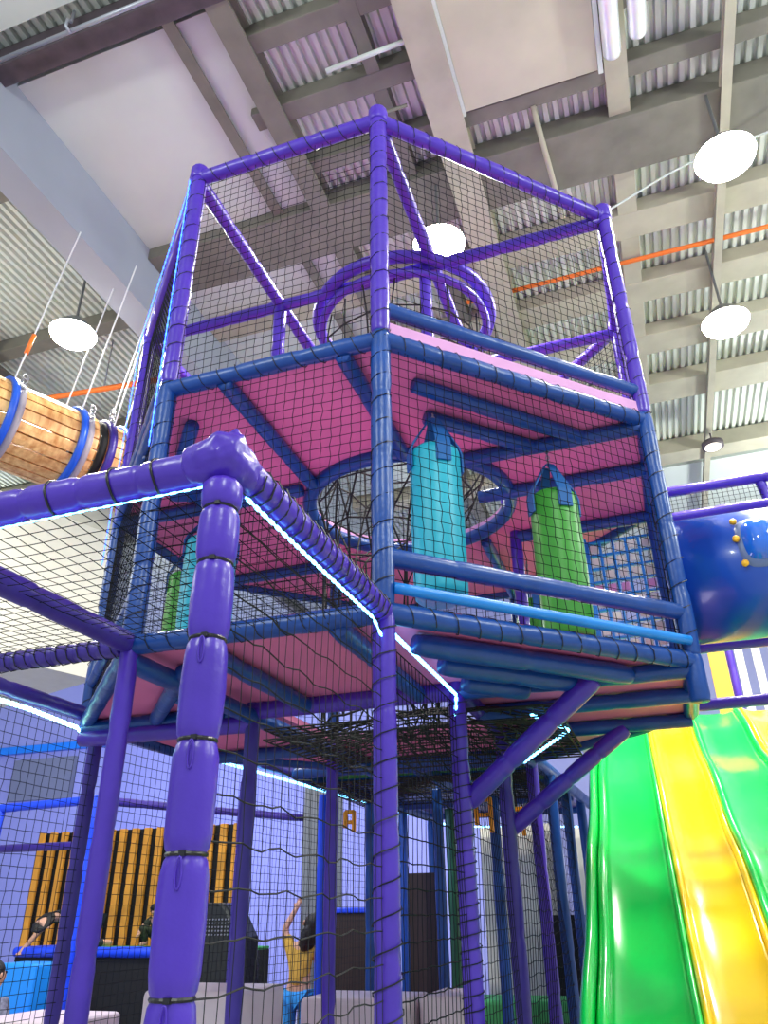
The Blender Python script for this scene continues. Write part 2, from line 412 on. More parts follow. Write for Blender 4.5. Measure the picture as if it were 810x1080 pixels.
# hanging corner stub under the overhang
P('post', sleeve((XD, Y2, ZF-.17), (XD, Y2, ZF+.02), rp, .33, .9), 'blue', label='stub of corner post under the overhang')
E8 = [(OCT[i], OCT[(i+1) % 8]) for i in range(8)]
def rail(p, q, z, m, r=.038, name='beam', s=.3, lab=None):
    return P(name, sleeve((*p, z), (*q, z), r, s, .92), m, label=lab)
for p, q in E8:
    rail(p, q, Z3, 'purple', lab='purple roof beam')
    rail(p, q, Z2, 'blue', lab='blue deck beam')
    rail(p, q, ZF, 'blue', lab='blue deck beam')
# roof crossing beams
rail((XB, Y1), (XB, Y4), Z3-.02, 'purple'); rail((XC, Y1), (XC, Y4), Z3-.02, 'purple')
rail((XA, Y2), (XD, Y2), Z3-.03, 'purple'); rail((XA, Y3), (XD, Y3), Z3-.03, 'purple')
# deck edge on the diagonal faces: guard rail, pale edge
def off(p, q, d):   # shift a segment sideways (towards the tower axis)
    p, q = Vector(p), Vector(q); n_ = Vector((-(q-p).y, (q-p).x)).normalized(); return tuple(p+n_*d), tuple(q+n_*d)
for i in (1, 7):
    p, q = E8[i]
    rail(p, q, Z2+.17, 'blue', .034, 'guard_rail')
    rail(p, q, ZF+.21, 'blue', .036, 'guard_rail')
# deck joists
for (p, q) in (((-1.54, Y1), (-1.54, 3.33)), ((-.98, Y1), (-.98, 3.20)), ((XA+.5, Y2-.2), (XB-.03, Y2-.03)),
               ((XA, Y2), (-1.62, Y2)), ((-.72, Y2), (XD, Y2)), ((XA, Y3), (XB, Y3)), ((-.62, Y3), (XD, Y3)), ((XC, Y3-.0), (XC, Y4)), ((XB, Y3), (XB, Y4)), ((-.72, Y2+.42), (XD, Y2+.42)),
               ((-.76, 2.66), (-.10, Y2)), ((-.78, 2.92), (-.34, Y2)), ((XB-.24, Y1+.5), (XB-.02, Y1+.24)), ((-2.2, 2.75), (-2.2, Y2))):
    rail(p, q, Z2-.035, 'blue', .037, 'joist')
for k, (p, q) in enumerate((((-1.54, Y1), (-1.54, Y2)), ((-.98, Y1), (-.98, Y2)), ((XA, Y2), (XB, Y2)), ((XC, Y2), (XD, Y2)), ((XC, Y2+.45), (XD, Y2+.45)), ((XA, Y3), (XB, Y3)), ((XC, Y3), (XD, Y3)), ((XC, Y3), (XC, Y4)), ((XB, Y3), (XB, Y4)),
               ((-1.77, 2.64), (-2.35, 3.31)), ((-2.0, 2.95), (-2.0, Y2)), ((XB, Y4-.4), (XC, Y4-.4)))):
    rail(p, q, ZF-.035, 'blue', .037, 'joist')
p, q = E8[1]
for k in range(1, 4):
    a_, b_ = off(p, q, .155*k); va, vb = Vector(a_), Vector(b_); ln = 1-.14*k
    va2 = vb+(va-vb)*ln
    if k < 4: t_ = 3.33-va2.y; P('joist', sleeve((va2.x, va2.y, ZF-.03-.012*k), (va2.x+t_, 3.33, ZF-.03-.012*k), .042, .42, .86), 'blue')
rail((XB, Y2), (XC, Y2), ZF-.03, 'purple', .042, 'beam', lab='purple cross beam')
rail((XA, Y2), (XB, Y2), ZF-.09, 'purple', .042, 'beam', lab='purple cross beam')
rail((XC, Y2), (XC, Y4), ZF-.02, 'purple', .040); rail((XB, Y1), (XB, Y4), ZF-.06, 'blue', .040)
# decks
def shrink(poly, d):
    c = Vector((sum(p[0] for p in poly)/len(poly), sum(p[1] for p in poly)/len(poly)))
    return [tuple(c+(Vector(p)-c)*(1-d)) for p in poly]
b = MB(); b.prism(shrink(OCT, .015), Z2+.0, Z2+.045, hole=[p_[:2] for p_ in reversed(ring_pts((*RC, 0), RR))], mi=0, mi_side=1)
o = b.build('deck_panel', [M['pink'], M['pale_pink']], T); o['label'] = 'pink upper deck board with round hole'
b = MB(); p, q = E8[1]; a_, b_ = off(p, q, -.012)
b.add([(*a_, Z2-.02+.045), (*b_, Z2+.025), (*b_, Z2+.095), (*a_, Z2+.095)]+[(v[0]-.02, v[1]+.02, z) for v, z in ((a_, Z2+.025), (b_, Z2+.025), (b_, Z2+.095), (a_, Z2+.095))],
      [(0,1,2,3),(7,6,5,4),(0,4,5,1),(1,5,6,2),(2,6,7,3),(3,7,4,0)])
P('deck_edge', b, 'pale_pink', smooth=False)
for cell in ([(XB, Y1), (XC, Y1), (XC, Y2), (XB, Y2)], [(XC, Y1), (XD, Y2), (XC, Y2)], [(XB, Y1), (XB, Y2), (XA, Y2)], [(XC, Y2), (XD, Y2), (XD, Y3), (XC, Y3)],
             [(XA, Y2), (XB, Y2), (XB, Y3), (XA, Y3)], [(XB, Y3), (XC, Y3), (XC, Y4), (XB, Y4)], [(XC, Y3), (XD, Y3), (XC, Y4)], [(XA, Y3), (XB, Y3), (XB, Y4)]):
    b = MB(); b.prism(cell, ZF+.005, ZF+.04); o = b.build('deck_panel', M['pink'], T); o['label'] = 'pink lower deck board'
# padded step on the diagonal deck edge
P('edge_cushion', sleeve((XC+.04, Y1+.0, ZF+.085), (XD, Y2-.04, ZF+.075), .022, 2, .95), 'light_blue', label='light blue cushion along the deck edge')
# rings
b = MB(); b.path(ring_pts((*RC, Z2-.02), RR+.01, 48), .04, 12, closed=True); P('ring', b, 'blue', label='blue ring round the hole in the upper deck')
b = MB(); b.path(ring_pts((*RC, Z3-.02), RR, 48), .04, 12, closed=True); P('ring', b, 'purple', label='purple ring at roof height')
b = MB(); b.path(ring_pts((*RC, Z3-.12), RR-.03, 48), .026, 12, closed=True); P('ring', b, 'purple', label='purple ring at roof height')
# braces carrying the overhang
P('brace', sleeve((-.20, 3.30, ZF-.05), (-.80, 3.40, 1.92), .043, .22, .86), 'purple', label='upper purple diagonal brace')
P('brace', sleeve((-.14, 4.37, ZF-.05), (-.80, 4.40, 1.90), .043, .22, .86), 'purple', label='lower purple diagonal brace')
# tower nets
for (p, q) in E8:
    net('net_panel', T, (*p, Z2+.04), (*q, Z2+.04), (*q, Z3-.03), (*p, Z3-.03), jit=.006)
    net('net_panel', T, (*p, ZF+.04), (*q, ZF+.04), (*q, Z2-.03), (*p, Z2-.03), jit=.006)
# lashings along the front posts and beams
for (x, y) in OCT[:3]+OCT[7:]:
    P('lashing', helix((x, y, ZF+.05), (x, y, Z3-.02), rp+.0025, .11), 'lash', smooth=False)
for p, q in (E8[0], E8[1]):
    for z in (Z3, Z2, ZF): P('lashing', helix((*p, z), (*q, z), .0405, .09), 'lash', smooth=False)
P('lashing', helix((XC, Y2, 0), (XC, Y2, ZF), rp+.004, .05), 'lash', smooth=False)
P('lashing', helix((XC, Y1, 0), (XC, Y1, ZF), rp+.004, .085), 'lash', smooth=False)
# blue light strings down the left corner
led('led_strip', [(XB-.045, Y1-.02, ZF+.9), (XB-.045, Y1-.02, Z3)], T, 'led_blue', .003, .05)
led('led_strip', [(XA-.045, Y2-.02, ZF+.9), (XA-.045, Y2-.02, Z3), (XB-.05, Y1, Z3+.01)], T, 'led_blue', .003, .05)

# netted climbing tube hanging from the roof ring through the deck
t = thing('climbing_net_tube', 'black rope net tube hanging through the hole in the upper deck', 'climbing net', (-1.32, 3.75, ZF))
b = MB(); rows = []
NT = 18
for z in [Z3-.14-.21*i for i in range(13)]:
    f_ = (Z3-.14-z)/2.5; R_ = (RR-.05)*(1-f_)**.8+.30*(1-(1-f_)**.8); cx = RC[0]-.17*min(1, f_*1.5)
    if z > Z2: R_ = RR-.06-.03*(Z3-z)
    elif z > Z2-.2: R_ = .46
    else: R_ = .31
    if z > Z2: cx = RC[0]
    elif z > Z2-.2: cx = -1.2
    else: cx = -1.32
    rows.append([(cx+R_*math.cos(2*PI*k/NT)+random.uniform(-.02, .02), 3.77+R_*math.sin(2*PI*k/NT)+random.uniform(-.02, .02), z+random.uniform(-.025, .025)) for k in range(NT)])
for k in range(NT): b.path([r_[k] for r_ in rows], .006, 5)
for r_ in rows[1:]: b.path(r_, .006, 5, closed=True)
for i in range(4, len(rows)-1):
    for k in range(0, NT, 3): b.path([rows[i][k], rows[i+1][(k+1) % NT]], .005, 4)
b.build('rope_net', M['rope'], t)
# net floor sagging under the lower deck
t2 = thing('cargo_net_floor', 'tangled black cargo net slung below the lower deck behind the middle post', 'net', (-1.3, 3.9, 2.2))
for lay in range(2):
    z = 2.31-.05*lay
    net('rope_net', t2, (XB+.03, Y2+.06, z), (XC+.42, Y2+.06, z), (XC+.42, Y3+.1, z), (XB+.03, Y3+.1, z), .06+.01*lay, .065, .005, jit=.02, sag=.10, m='rope', zig=.4)

# lower deck carrying on behind the tower
RD = thing('rear_deck', 'dark low play deck with red and green panels running back behind the tower', 'play deck', (-1.8, 7.4, ZF))
for k_, (y0_, y1_, x0_, x1_, m_) in enumerate(((5.5, 5.95, -2.6, -.85, 'green'), (6.05, 6.6, -2.6, -1.9, 'blue'), (6.05, 6.6, -1.35, -.85, 'green'), (6.7, 7.6, -2.5, -.85, 'blue'), (7.7, 8.6, -2.4, -.85, 'purple_dark'), (8.62, 8.66, -2.35, -.85, 'blue'))):
    b = MB(); b.box(((x0_+x1_)/2, (y0_+y1_)/2, ZF+.06), (x1_-x0_, y1_-y0_, .04)); P('deck_panel', b, m_, RD, False, 'green deck panel' if m_ == 'green' else 'dark deck panel')
for y_ in (5.46, 6.0, 6.65, 7.65, 8.64): P('joist', sleeve((-2.62+.05*(y_-5), y_, ZF+.03), (-.80, y_, ZF+.03), .045, .4, .93), 'blue', RD)
for x_ in (-2.55, -1.65, -.80): P('joist', sleeve((x_, 5.46, ZF+.01), (x_+.12, 8.64, ZF+.01), .045, .4, .93), 'blue', RD)
for x_, y_ in ((-2.45, 8.64), (-.72, 8.64), (-.74, 7.65), (-2.45, 7.65)): P('post', sleeve((x_, y_, 0), (x_, y_, ZF), .04, .5, .95), 'blue', RD)
net('rope_net', RD, (-2.5, 5.5, ZF-.05), (-.85, 5.5, ZF-.05), (-.85, 6.7, ZF-.08), (-2.5, 6.7, ZF-.08), .06, .06, .005, jit=.02, sag=.06, m='rope', zig=.4)

# ================================================================== FRONT ENCLOSURE
F = thing('net_enclosure', 'purple padded corner fence with black net and white light strip in front', 'fence', (XC, Y0, 0))
p0 = Vector((XC-.02, Y0, 0))
# thick front post with cable-tied sleeves
b = MB(); pts, rr = [], []
ties = [0, .17, .36, .55, .74, .95, 1.16, 1.38, 1.60, 1.80, 2.0, 2.17, 2.30, 2.37]
for z0_, z1_ in zip(ties, ties[1:]):
    for t_, q_ in ((0, .78), (.05, .92), (.16, 1.01), (.5, 1.05), (.84, 1.01), (.95, .92)):
        pts.append((p0.x, p0.y, z0_+(z1_-z0_)*t_)); rr.append(.043*q_*random.uniform(.985, 1.015))
pts.append((p0.x, p0.y, 2.37)); rr.append(.036)
b.path(pts, rr, 24)
for k, v in enumerate(b.v):      # pleats in the vinyl near each tie
    a = math.atan2(v[1]-p0.y, v[0]-p0.x); zz = min(abs(v[2]-q_) for q_ in ties)
    s_ = 1+.03*math.exp(-zz/.03)*math.sin(9*a+v[2]*7); b.v[k] = (p0.x+(v[0]-p0.x)*s_, p0.y+(v[1]-p0.y)*s_, v[2])
post = b.build('post', M['purple'], F, True)
for z_ in ties[1:-1]:
    b = MB(); b.path([(p0.x+.0355*math.cos(2*PI*i/24), p0.y+.0355*math.sin(2*PI*i/24), z_) for i in range(24)], .0042, 6, closed=True)
    b.box((p0.x+.0375*math.cos(-1.2), p0.y+.0375*math.sin(-1.2), z_), (.012, .009, .009)); b.build('cable_tie', M['strap'], post)
for z_ in ties[1:-3]:
    b = MB()
    b.path([(p0.x+.0465*math.cos(-1.25+.11*math.sin(a)), p0.y+.0465*math.sin(-1.25+.11*math.sin(a)), z_-.032+.026*math.cos(a)) for a in [2*PI*i/20 for i in range(20)]], .0022, 5, closed=True)
    b.build('vinyl_fold', M['purple'], post, True)
# gathered corner cap
b = MB(); b.path([(p0.x-.09, Y0, ZF+.005), (p0.x-.05, Y0, ZF+.01), (p0.x, Y0, ZF+.02), (p0.x+.03, Y0+.01, ZF+.02), (p0.x+.05, Y0+.02, ZF+.01)], [.046, .056, .062, .052, .01], 20)
b.path([(p0.x, Y0-.01, ZF), (p0.x+.005, Y0+.04, ZF+.01), (p0.x+.01, Y0+.10, ZF)], [.055, .058, .047], 18)
b.path([(p0.x+.01, Y0, ZF+.03), (p0.x+.02, Y0-.0, ZF+.07), (p0.x+.025, Y0-.005, ZF+.092)], [.045, .022, .004], 10)
cap = b.build('corner_cap', M['purple'], F, True)
md = cap.modifiers.new('remesh', 'REMESH'); md.mode = 'VOXEL'; md.voxel_size = .007; md.use_smooth_shade = True
tx = bpy.data.textures.new('wrinkle', 'CLOUDS'); tx.noise_scale = .035
md = cap.modifiers.new('wrinkle', 'DISPLACE'); md.texture = tx; md.strength = .012; md.texture_coords = 'GLOBAL'
P('beam', sleeve((-3.6, Y0, ZF), (p0.x-.05, Y0, ZF), .042, .17, .88), 'purple', F)
P('beam', sleeve((XC, Y0+.06, ZF), (XC, Y1-.02, ZF), .042, .12, .93), 'purple', F)
P('lashing', helix((XC, Y0+.08, ZF), (XC, Y1-.03, ZF), .046, .045, .0028), 'lash', F, False)
for xx in (-1.0, -1.12, -1.3, -1.5):
    b = MB(); b.path([(xx+.006*math.sin(2*a), Y0+.044*math.cos(a), ZF+.044*math.sin(a)) for a in [2*PI*i/20 for i in range(20)]], .0035, 5, closed=True); P('cable_tie', b, 'strap', F)
led('led_strip', [(XC, Y0+.07, ZF-.055), (XC+.005, Y0+.4, ZF-.062), (XC+.005, Y1-.12, ZF-.06), (XC+.005, Y1-.03, ZF-.10)], F, r=.0042)
led('led_strip', [(-1.6, Y0, ZF-.055), (p0.x-.04, Y0, ZF-.05)], F, r=.0022)
net('roof_net', F, (-3.7, Y0+.03, ZF), (XC-.03, Y0+.03, ZF), (XC-.03, Y1-.03, ZF), (-3.7, Y1-.03, ZF), .05, .05, .0016, zig=0, sag=-.02, jit=.002)
net('net_panel', F, (XC, Y0+.03, .3), (XC, Y1, .3), (XC, Y1, ZF-.05), (XC, Y0+.03, ZF-.05), .042, .082, .0012, jit=.006, rh=.0022, wave=.005, m='rope')

# side beams running towards the camera from the second left post
S = thing('side_enclosure', 'purple padded beam and net fence left of the tower, near side', 'fence', (XB, 1.9, 0))
P('beam', sleeve((XB, .6, ZF+.005), (XB, Y1-.03, ZF+.005), .042, .26, .95), 'purple_dark', S)
P('beam', sleeve((-4.2, Y1, ZF), (XB-.04, Y1, ZF), .038, .1, .9), 'purple_dark', S, label='dark padded beam lashed with net')
P('lashing', helix((-4.2, Y1, ZF), (XB-.05, Y1, ZF), .042, .05), 'lash', S, False)

# far left fence with white light strip
L = thing('far_enclosure', 'netted fence with glowing white light strip behind the tower, along the left', 'fence', (XA, 3.4, 0))
led('led_strip', [(XA, 1.6, ZF-.02), (XA, 2.95, ZF-.02), (XA, Y2-.04, ZF-.04), (XA-.01, Y2+.05, ZF-.08)], L, 'led_green', .008, .03)
led('led_strip', [(XA, 3.75, ZF), (-2.71, 5.52, ZF), (-2.60, 7.33, ZF), (-2.42, 9.57, ZF), (-1.05, 10.24, ZF)], L, 'led', .008, .04)
P('beam', sleeve((XA, .8, ZF+.05), (XA, Y2, ZF+.04), .036, .3, .93), 'purple_dark', L)
P('beam', sleeve((XA, Y2, ZF+.06), (-2.6, 7.2, ZF+.06), .036, .3, .93), 'purple_dark', L)
net('net_panel', L, (XA, 1.4, .3), (XA, Y2-.03, .3), (XA, Y2-.03, ZF), (XA, 1.4, ZF), .05, .05, .0016)
net('net_panel', L, (XA, Y2, .3), (-2.62, 7.2, .3), (-2.62, 7.2, ZF), (XA, Y2, ZF), .05, .05, .0018)
# inner fence along the middle row of posts
I = thing('inner_enclosure', 'black net fence running back under the tower from the middle post', 'fence', (XC, 4.5, 0))
net('net_panel', I, (XC, Y1, .3), (XC, Y2, .3), (XC, Y2, ZF-.1), (XC, Y1, ZF-.1), .045, .075, .0017, jit=.008, rh=.0026)
net('net_panel', I, (XC, Y2, .3), (XC, Y3, .3), (XC, Y3, ZF-.15), (XC, Y2, ZF-.15), .05, .06, .0019, jit=.01)
net('net_panel', I, (XC, Y3, .3), (XC+.05, Y4+1.6, .3), (XC+.05, Y4+1.6, ZF), (XC, Y3, ZF), .06, .06, .0024, jit=.02, wave=.006)
for y_, m_ in ((6.0, 'blue'), (6.9, 'blue')):
    P('post', sleeve((XC+.03, y_, .05), (XC+.03, y_, ZF), .04, .4, .93), m_, I)
P('beam', sleeve((XC, Y4, ZF), (XC+.05, 7.0, ZF), .04, .3, .93), 'blue', I)
led('led_strip', [(XC+.3, Y2+.15, ZF-.13), (XC+.42, Y2+.55, ZF-.13), (XC+.12, Y2+.95, ZF-.20)], I, 'led', .006)
led('led_strip', [(XC+.005, Y1+.05, ZF-.05), (XC+.01, Y2-.05, ZF-.06), (XC-.01, Y2-.02, ZF-.2)], I, 'led', .006)

# ================================================================== PUNCHING BAGS
def bag(x, y, zt, zb, r, m, label, hook=True, top=ZF+1.15):
    t = thing('punching_bag', label, 'punching bag', (x, y, zb), 'hanging punching bags')
    pts, rr = [], []
    for q, s_ in ((0, .55), (.012, .86), (.03, .98), (.06, 1), (.5, 1.03), (.93, 1), (.965, .97), (.985, .85), (1, .45)):
        pts.append((x, y, zb+(zt-zb)*q)); rr.append(r*s_)
    b = MB(); b.path(pts, rr, 26); b.build('body', M[m], t, True)
    hz = zt+.16
    for k in range(4):
        a = PI/4+k*PI/2-.2; b = MB(); dx, dy = math.cos(a), math.sin(a); tx_, ty_ = -dy*.034, dx*.034
        vs = []
        for q, z_ in ((1.02, zt-.12), (1.025, zt-.03), (.9, zt+.01), (.15, hz)):
            s_ = 1 if q > .5 else .5
            for e in (.0, .008):
                vs += [(x+dx*(r*q+e)-tx_*s_, y+dy*(r*q+e)-ty_*s_, z_), (x+dx*(r*q+e)+tx_*s_, y+dy*(r*q+e)+ty_*s_, z_)]
        fs = []
        for i in range(3):
            o_ = i*4; n_ = o_+4
            fs += [(o_, o_+1, n_+1, n_), (o_+2, n_+2, n_+3, o_+3), (o_, n_, n_+2, o_+2), (o_+1, o_+3, n_+3, n_+1)]
        fs += [(0, 2, 3, 1), (12, 13, 15, 14)]
        b.add(vs, fs); b.build('strap', M['strap_blue'], t)
    b = MB()
    z_ = hz
    while z_ < top:
        b.path([(x+.008*math.cos(a), y, z_+.014*math.sin(a)+.01) for a in [2*PI*i/10 for i in range(10)]], .0028, 5, closed=True); z_ += .019
        b.path([(x, y+.008*math.cos(a), z_+.014*math.sin(a)+.01) for a in [2*PI*i/10 for i in range(10)]], .0028, 5, closed=True); z_ += .019
    b.build('chain', M['chain'], t)
bag(-.735, 2.88, 3.37, 2.63, .113, 'cyan', 'cyan punching bag hanging just right of the middle tower post', top=3.56)
bag(-.28, 3.36, 3.30, 2.55, .113, 'green', 'green punching bag right of the cyan one, in the open corner bay', top=3.56)
bag(-2.22, 3.45, 3.42, 2.62, .145, 'cyan', 'cyan punching bag behind the thick front post, in the left bay', top=3.56)
bag(-2.52, 3.68, 3.34, 2.72, .105, 'green', 'green punching bag in the left bay, beside a cyan one', top=3.56)
bag(-.62, 4.75, 3.30, 2.52, .10, 'green', 'green punching bag low at the back, its foot showing between cyan and green bags', top=3.56)

# tic-tac-toe style play panel with white tiles
t = thing('play_panel', 'blue lattice play panel with rows of white tiles behind the green bag', 'play panel', (0.0, 4.37, 2.5))
a = Vector((-.20, 4.40, 2.62)); U = Vector((1, 0, 0)); w_, h_ = .37, .86
b = MB()
for i in range(6): b.box((a.x+w_*i/5, a.y, a.z+h_/2), (.016, .03, h_))
for j in range(11): b.box((a.x+w_/2, a.y, a.z+h_*j/10), (w_+.03, .026, .014))
b.box((a.x-.02, a.y, a.z+h_/2), (.035, .05, h_+.05)); b.box((a.x+w_+.02, a.y, a.z+h_/2), (.035, .05, h_+.05))
b.build('frame', M['light_blue'], t, bevel=.004)
for i in range(5):
    for j in range(10):
        if (i*3+j*2) % 7 == 0: continue
        b = MB(); b.box((a.x+w_*(i+.5)/5, a.y, a.z+h_*(j+.5)/10), (.046, .02, .05), Matrix.Rotation(random.uniform(-.3, .3), 3, 'Z'))
        b.build('tile', M['pale_pink' if j == 6 else 'white_panel'], t, bevel=.006)

# ================================================================== TUBE SLIDE (right)
TS = thing('tube_slide', 'fat blue plastic crawl tube with bubble window leaving the tower to the right', 'crawl tube', (1.2, 3.88, 2.8))
cy, cz, R = 3.88, 2.96, .312
def tube_shell(x0, x1, R0, R1, th=.02, n=48):
    b = MB(); vs = []
    for xx, rr_ in ((x0, R0), (x1, R1), (x1, R1-th), (x0, R0-th)):
        vs += [(xx, cy+rr_*math.cos(2*PI*i/n), cz+rr_*math.sin(2*PI*i/n)) for i in range(n)]
    fs = []
    for s_ in range(4):
        s2 = (s_+1) % 4
        fs += [(s_*n+i, s_*n+(i+1) % n, s2*n+(i+1) % n, s2*n+i) for i in range(n)]
    b.add(vs, fs); return b
for x0, x1 in ((.21, 1.12), (1.13, 2.3)):
    tube_shell(x0, x1, R, R).build('tube_section', M['tube_blue'], TS, True)
for xx in (.22, 1.10, 1.14, 2.28):
    tube_shell(xx-.012, xx+.012, R+.03, R+.03, .045).build('flange', M['tube_blue'], TS, True)
# bubble window: oblong dome on the near side of the tube
def on_tube(u, ang, h): return Vector((.60+u, cy-(R+h)*math.cos(ang), cz+(R+h)*math.sin(ang)))
W_, A_ = .078, .36
def dome(scale, h, pw, m, name):
    b = MB(); nr, na = 8, 36; vs = [on_tube(0, .16, h)]
    for i in range(1, nr+1):
        q = i/nr
        for k in range(na):
            th_ = 2*PI*k/na; c_, s_ = math.cos(th_), math.sin(th_)
            e = (abs(c_)**3.2+abs(s_)**3.2)**(-1/3.2)
            vs.append(on_tube(W_*scale*q*e*c_, .16+A_*scale*q*e*s_, h*(1-q**pw)+.002))
    fs = [(0, 1+k, 1+(k+1) % na) for k in range(na)]
    for i in range(nr-1):
        o_ = 1+i*na; fs += [(o_+k, o_+na+k, o_+na+(k+1) % na, o_+(k+1) % na) for k in range(na)]
    b.add(vs, fs); return b.build(name, M[m], TS, True)
dome(1.22, .012, 14, 'dome_rim', 'window_rim')
dome(1.0, .06, 3, 'clear_blue', 'window_dome')
for u_, a_ in ((-W_*1.12, .16+A_*1.0), (-W_*1.25, .16+.02), (-W_*1.08, .16-A_*1.0), (W_*1.1, .16+A_*1.02), (W_*1.25, .16), (W_*1.1, .16-A_*1.0)):
    c_ = on_tube(u_, a_, .01); c2 = on_tube(u_, a_, .028); b = MB(); b.path([c_, c2-(c2-c_)*.3, c2], [.016, .016, .010], 14); b.build('bolt_cap', M['bolt_yellow'], TS, True)

# walkway frame above and below the tube
W = thing('walkway_frame', 'purple padded rails with net above and below the blue crawl tube', 'railing', (1.2, 4.6, 2.5))
for y_, z_, m_ in ((4.6, 3.84, 'purple'), (4.6, 3.66, 'purple'), (4.5, 2.80, 'purple'), (4.8, 2.55, 'purple')):
    P('rail', sleeve((XD+.05, y_, z_), (2.4, y_, z_+.02), .034, .3, .93), m_, W)
P('rail', sleeve((.86, 4.62, 3.84), (.90, 4.62, 3.60), .03, .2, .9), 'purple', W)
P('rail', sleeve((.86, 4.62, 3.66), (.80, 5.6, 3.84), .03, .2, .9), 'purple', W)
net('net_panel', W, (XD+.05, 4.6, 3.66), (2.4, 4.6, 3.68), (2.4, 4.6, 3.86), (XD+.05, 4.6, 3.84), .03, .03, .0016)
P('post', sleeve((2.35, 4.6, 0), (2.35, 4.6, 3.9), .038, .3, .93), 'purple', W)
P('post', sleeve((2.35, 4.8, 0), (2.35, 4.8, 2.6), .038, .3, .93), 'purple', W)

# yellow board and pale slatted screen beyond the slide top
b = MB(); b.box((.68, 7.75, 3.335), (.15, .04, .85)); tag(b.build('yellow_board', M['yellow_panel'], None, bevel=.006), 'narrow yellow-orange board standing behind the slide top', 'board')
t = thing('slatted_screen', 'purple framed screen of pale upright slats right of the yellow board', 'screen', (1.1, 7.8, 2.9))
for k in range(5):
    b = MB(); b.box((.88+.15*k, 7.8, 3.32), (.07, .03, .81)); b.build('slat', M['white_panel'], t, bevel=.004)
for xx in (.80, 1.56): P('post', sleeve((xx, 7.8, 0), (xx, 7.8, 3.8), .035, .3, .93), 'purple', t)
b = MB(); b.path([(1.0, 7.7, 2.95), (1.5, 7.7, 3.7)], .03, 10); b.build('brace', M['bolt_yellow'], t, True)
b = MB(); b.box((.65, 7.85, 2.86), (2.6, .9, .10)); b.build('platform', M['white_panel'], t, bevel=.01)
for xx in (-.5, 1.8): P('post', sleeve((xx, 8.1, 0), (xx, 8.1, 2.82), .035, .3, .93), 'blue', t)

# ================================================================== WAVE SLIDE
SL = thing('wave_slide', 'wide glossy slide of green and yellow lanes coming down at lower right', 'slide', (.15, 4.5, 0))
SY0, SZ0, SG = 7.2, 2.98, .5345
def slide_z(y):
    s_ = SY0-y
    z = SZ0-SG*s_+.030*math.sin(s_*2*PI/1.15+.4)*min(1, s_*2)
    if y < 3.0: z = max(z, .60+.02*(y-2))
    if y > SY0: z = SZ0+.02
    return z
def slide_x(x, y): return x+(SY0-y)*.0157
YS = [7.36-.06*i for i in range(85)]
def lane(x0, x1, m, name):
    b = MB(); vs = []; nx = 12; prof = []
    for i in range(nx+1):
        u = i/nx; prof.append((x0+(x1-x0)*u, .035*(abs(2*u-1)**3)))
    prof2 = [(x, z-.02) for x, z in reversed(prof)]; pp = prof+prof2; n = len(pp)
    for y in YS:
        vs += [(slide_x(x, y), y, slide_z(y)+z) for x, z in pp]
    fs = []
    for j in range(len(YS)-1):
        fs += [(j*n+i, j*n+(i+1) % n, (j+1)*n+(i+1) % n, (j+1)*n+i) for i in range(n)]
    fs += [tuple(range(n)), tuple((len(YS)-1)*n+i for i in range(n-1, -1, -1))]
    b.add(vs, fs); return b.build(name, M[m], SL, True)
def ridge(x0, x1, h, m, depth=.03):
    b = MB(); vs = []; pp = [(x0, -depth)]
    for i in range(9):
        a_ = PI*i/8; pp.append(((x0+x1)/2-(x1-x0)/2*math.cos(a_), h*.5+h*.5*math.sin(a_)))
    pp.append((x1, -depth)); n = len(pp)
    for y in YS: vs += [(slide_x(x, y), y, slide_z(y)+z) for x, z in pp]
    fs = []
    for j in range(len(YS)-1): fs += [(j*n+i, j*n+(i+1) % n, (j+1)*n+(i+1) % n, (j+1)*n+i) for i in range(n)]
    fs += [tuple(range(n)), tuple((len(YS)-1)*n+i for i in range(n-1, -1, -1))]
    b.add(vs, fs); return b.build('divider', M[m], SL, True)
for x0, x1, m in ((-.40, -.075, 'slide_green'), (-.03, .265, 'slide_yellow'), (.33, .68, 'slide_green'), (.745, 1.05, 'slide_yellow')):
    o = lane(x0, x1, m, 'lane'); o['label'] = ('green' if m == 'slide_green' else 'yellow')+' slide lane'
for x0, x1, h, m, dp in ((-.50, -.445, .17, 'slide_green', .14), (-.445, -.395, .09, 'slide_green', .03), (-.085, -.055, .065, 'slide_green', .03), (-.055, -.022, .06, 'slide_yellow', .03),
                         (.258, .295, .06, 'slide_yellow', .03), (.295, .335, .065, 'slide_green', .03), (.675, .715, .07, 'slide_green', .03), (.715, .75, .06, 'slide_yellow', .03), (1.04, 1.09, .15, 'slide_green', .1)):
    ridge(x0, x1, h, m, dp)
for y in (3.3, 5.2, 6.9):
    for xx in (-.42, .95):
        b = MB(); b.path([(xx, y, 0), (xx, y, slide_z(y)-.02)], .03, 12); b.build('leg', M['steel_dark'], SL, True)

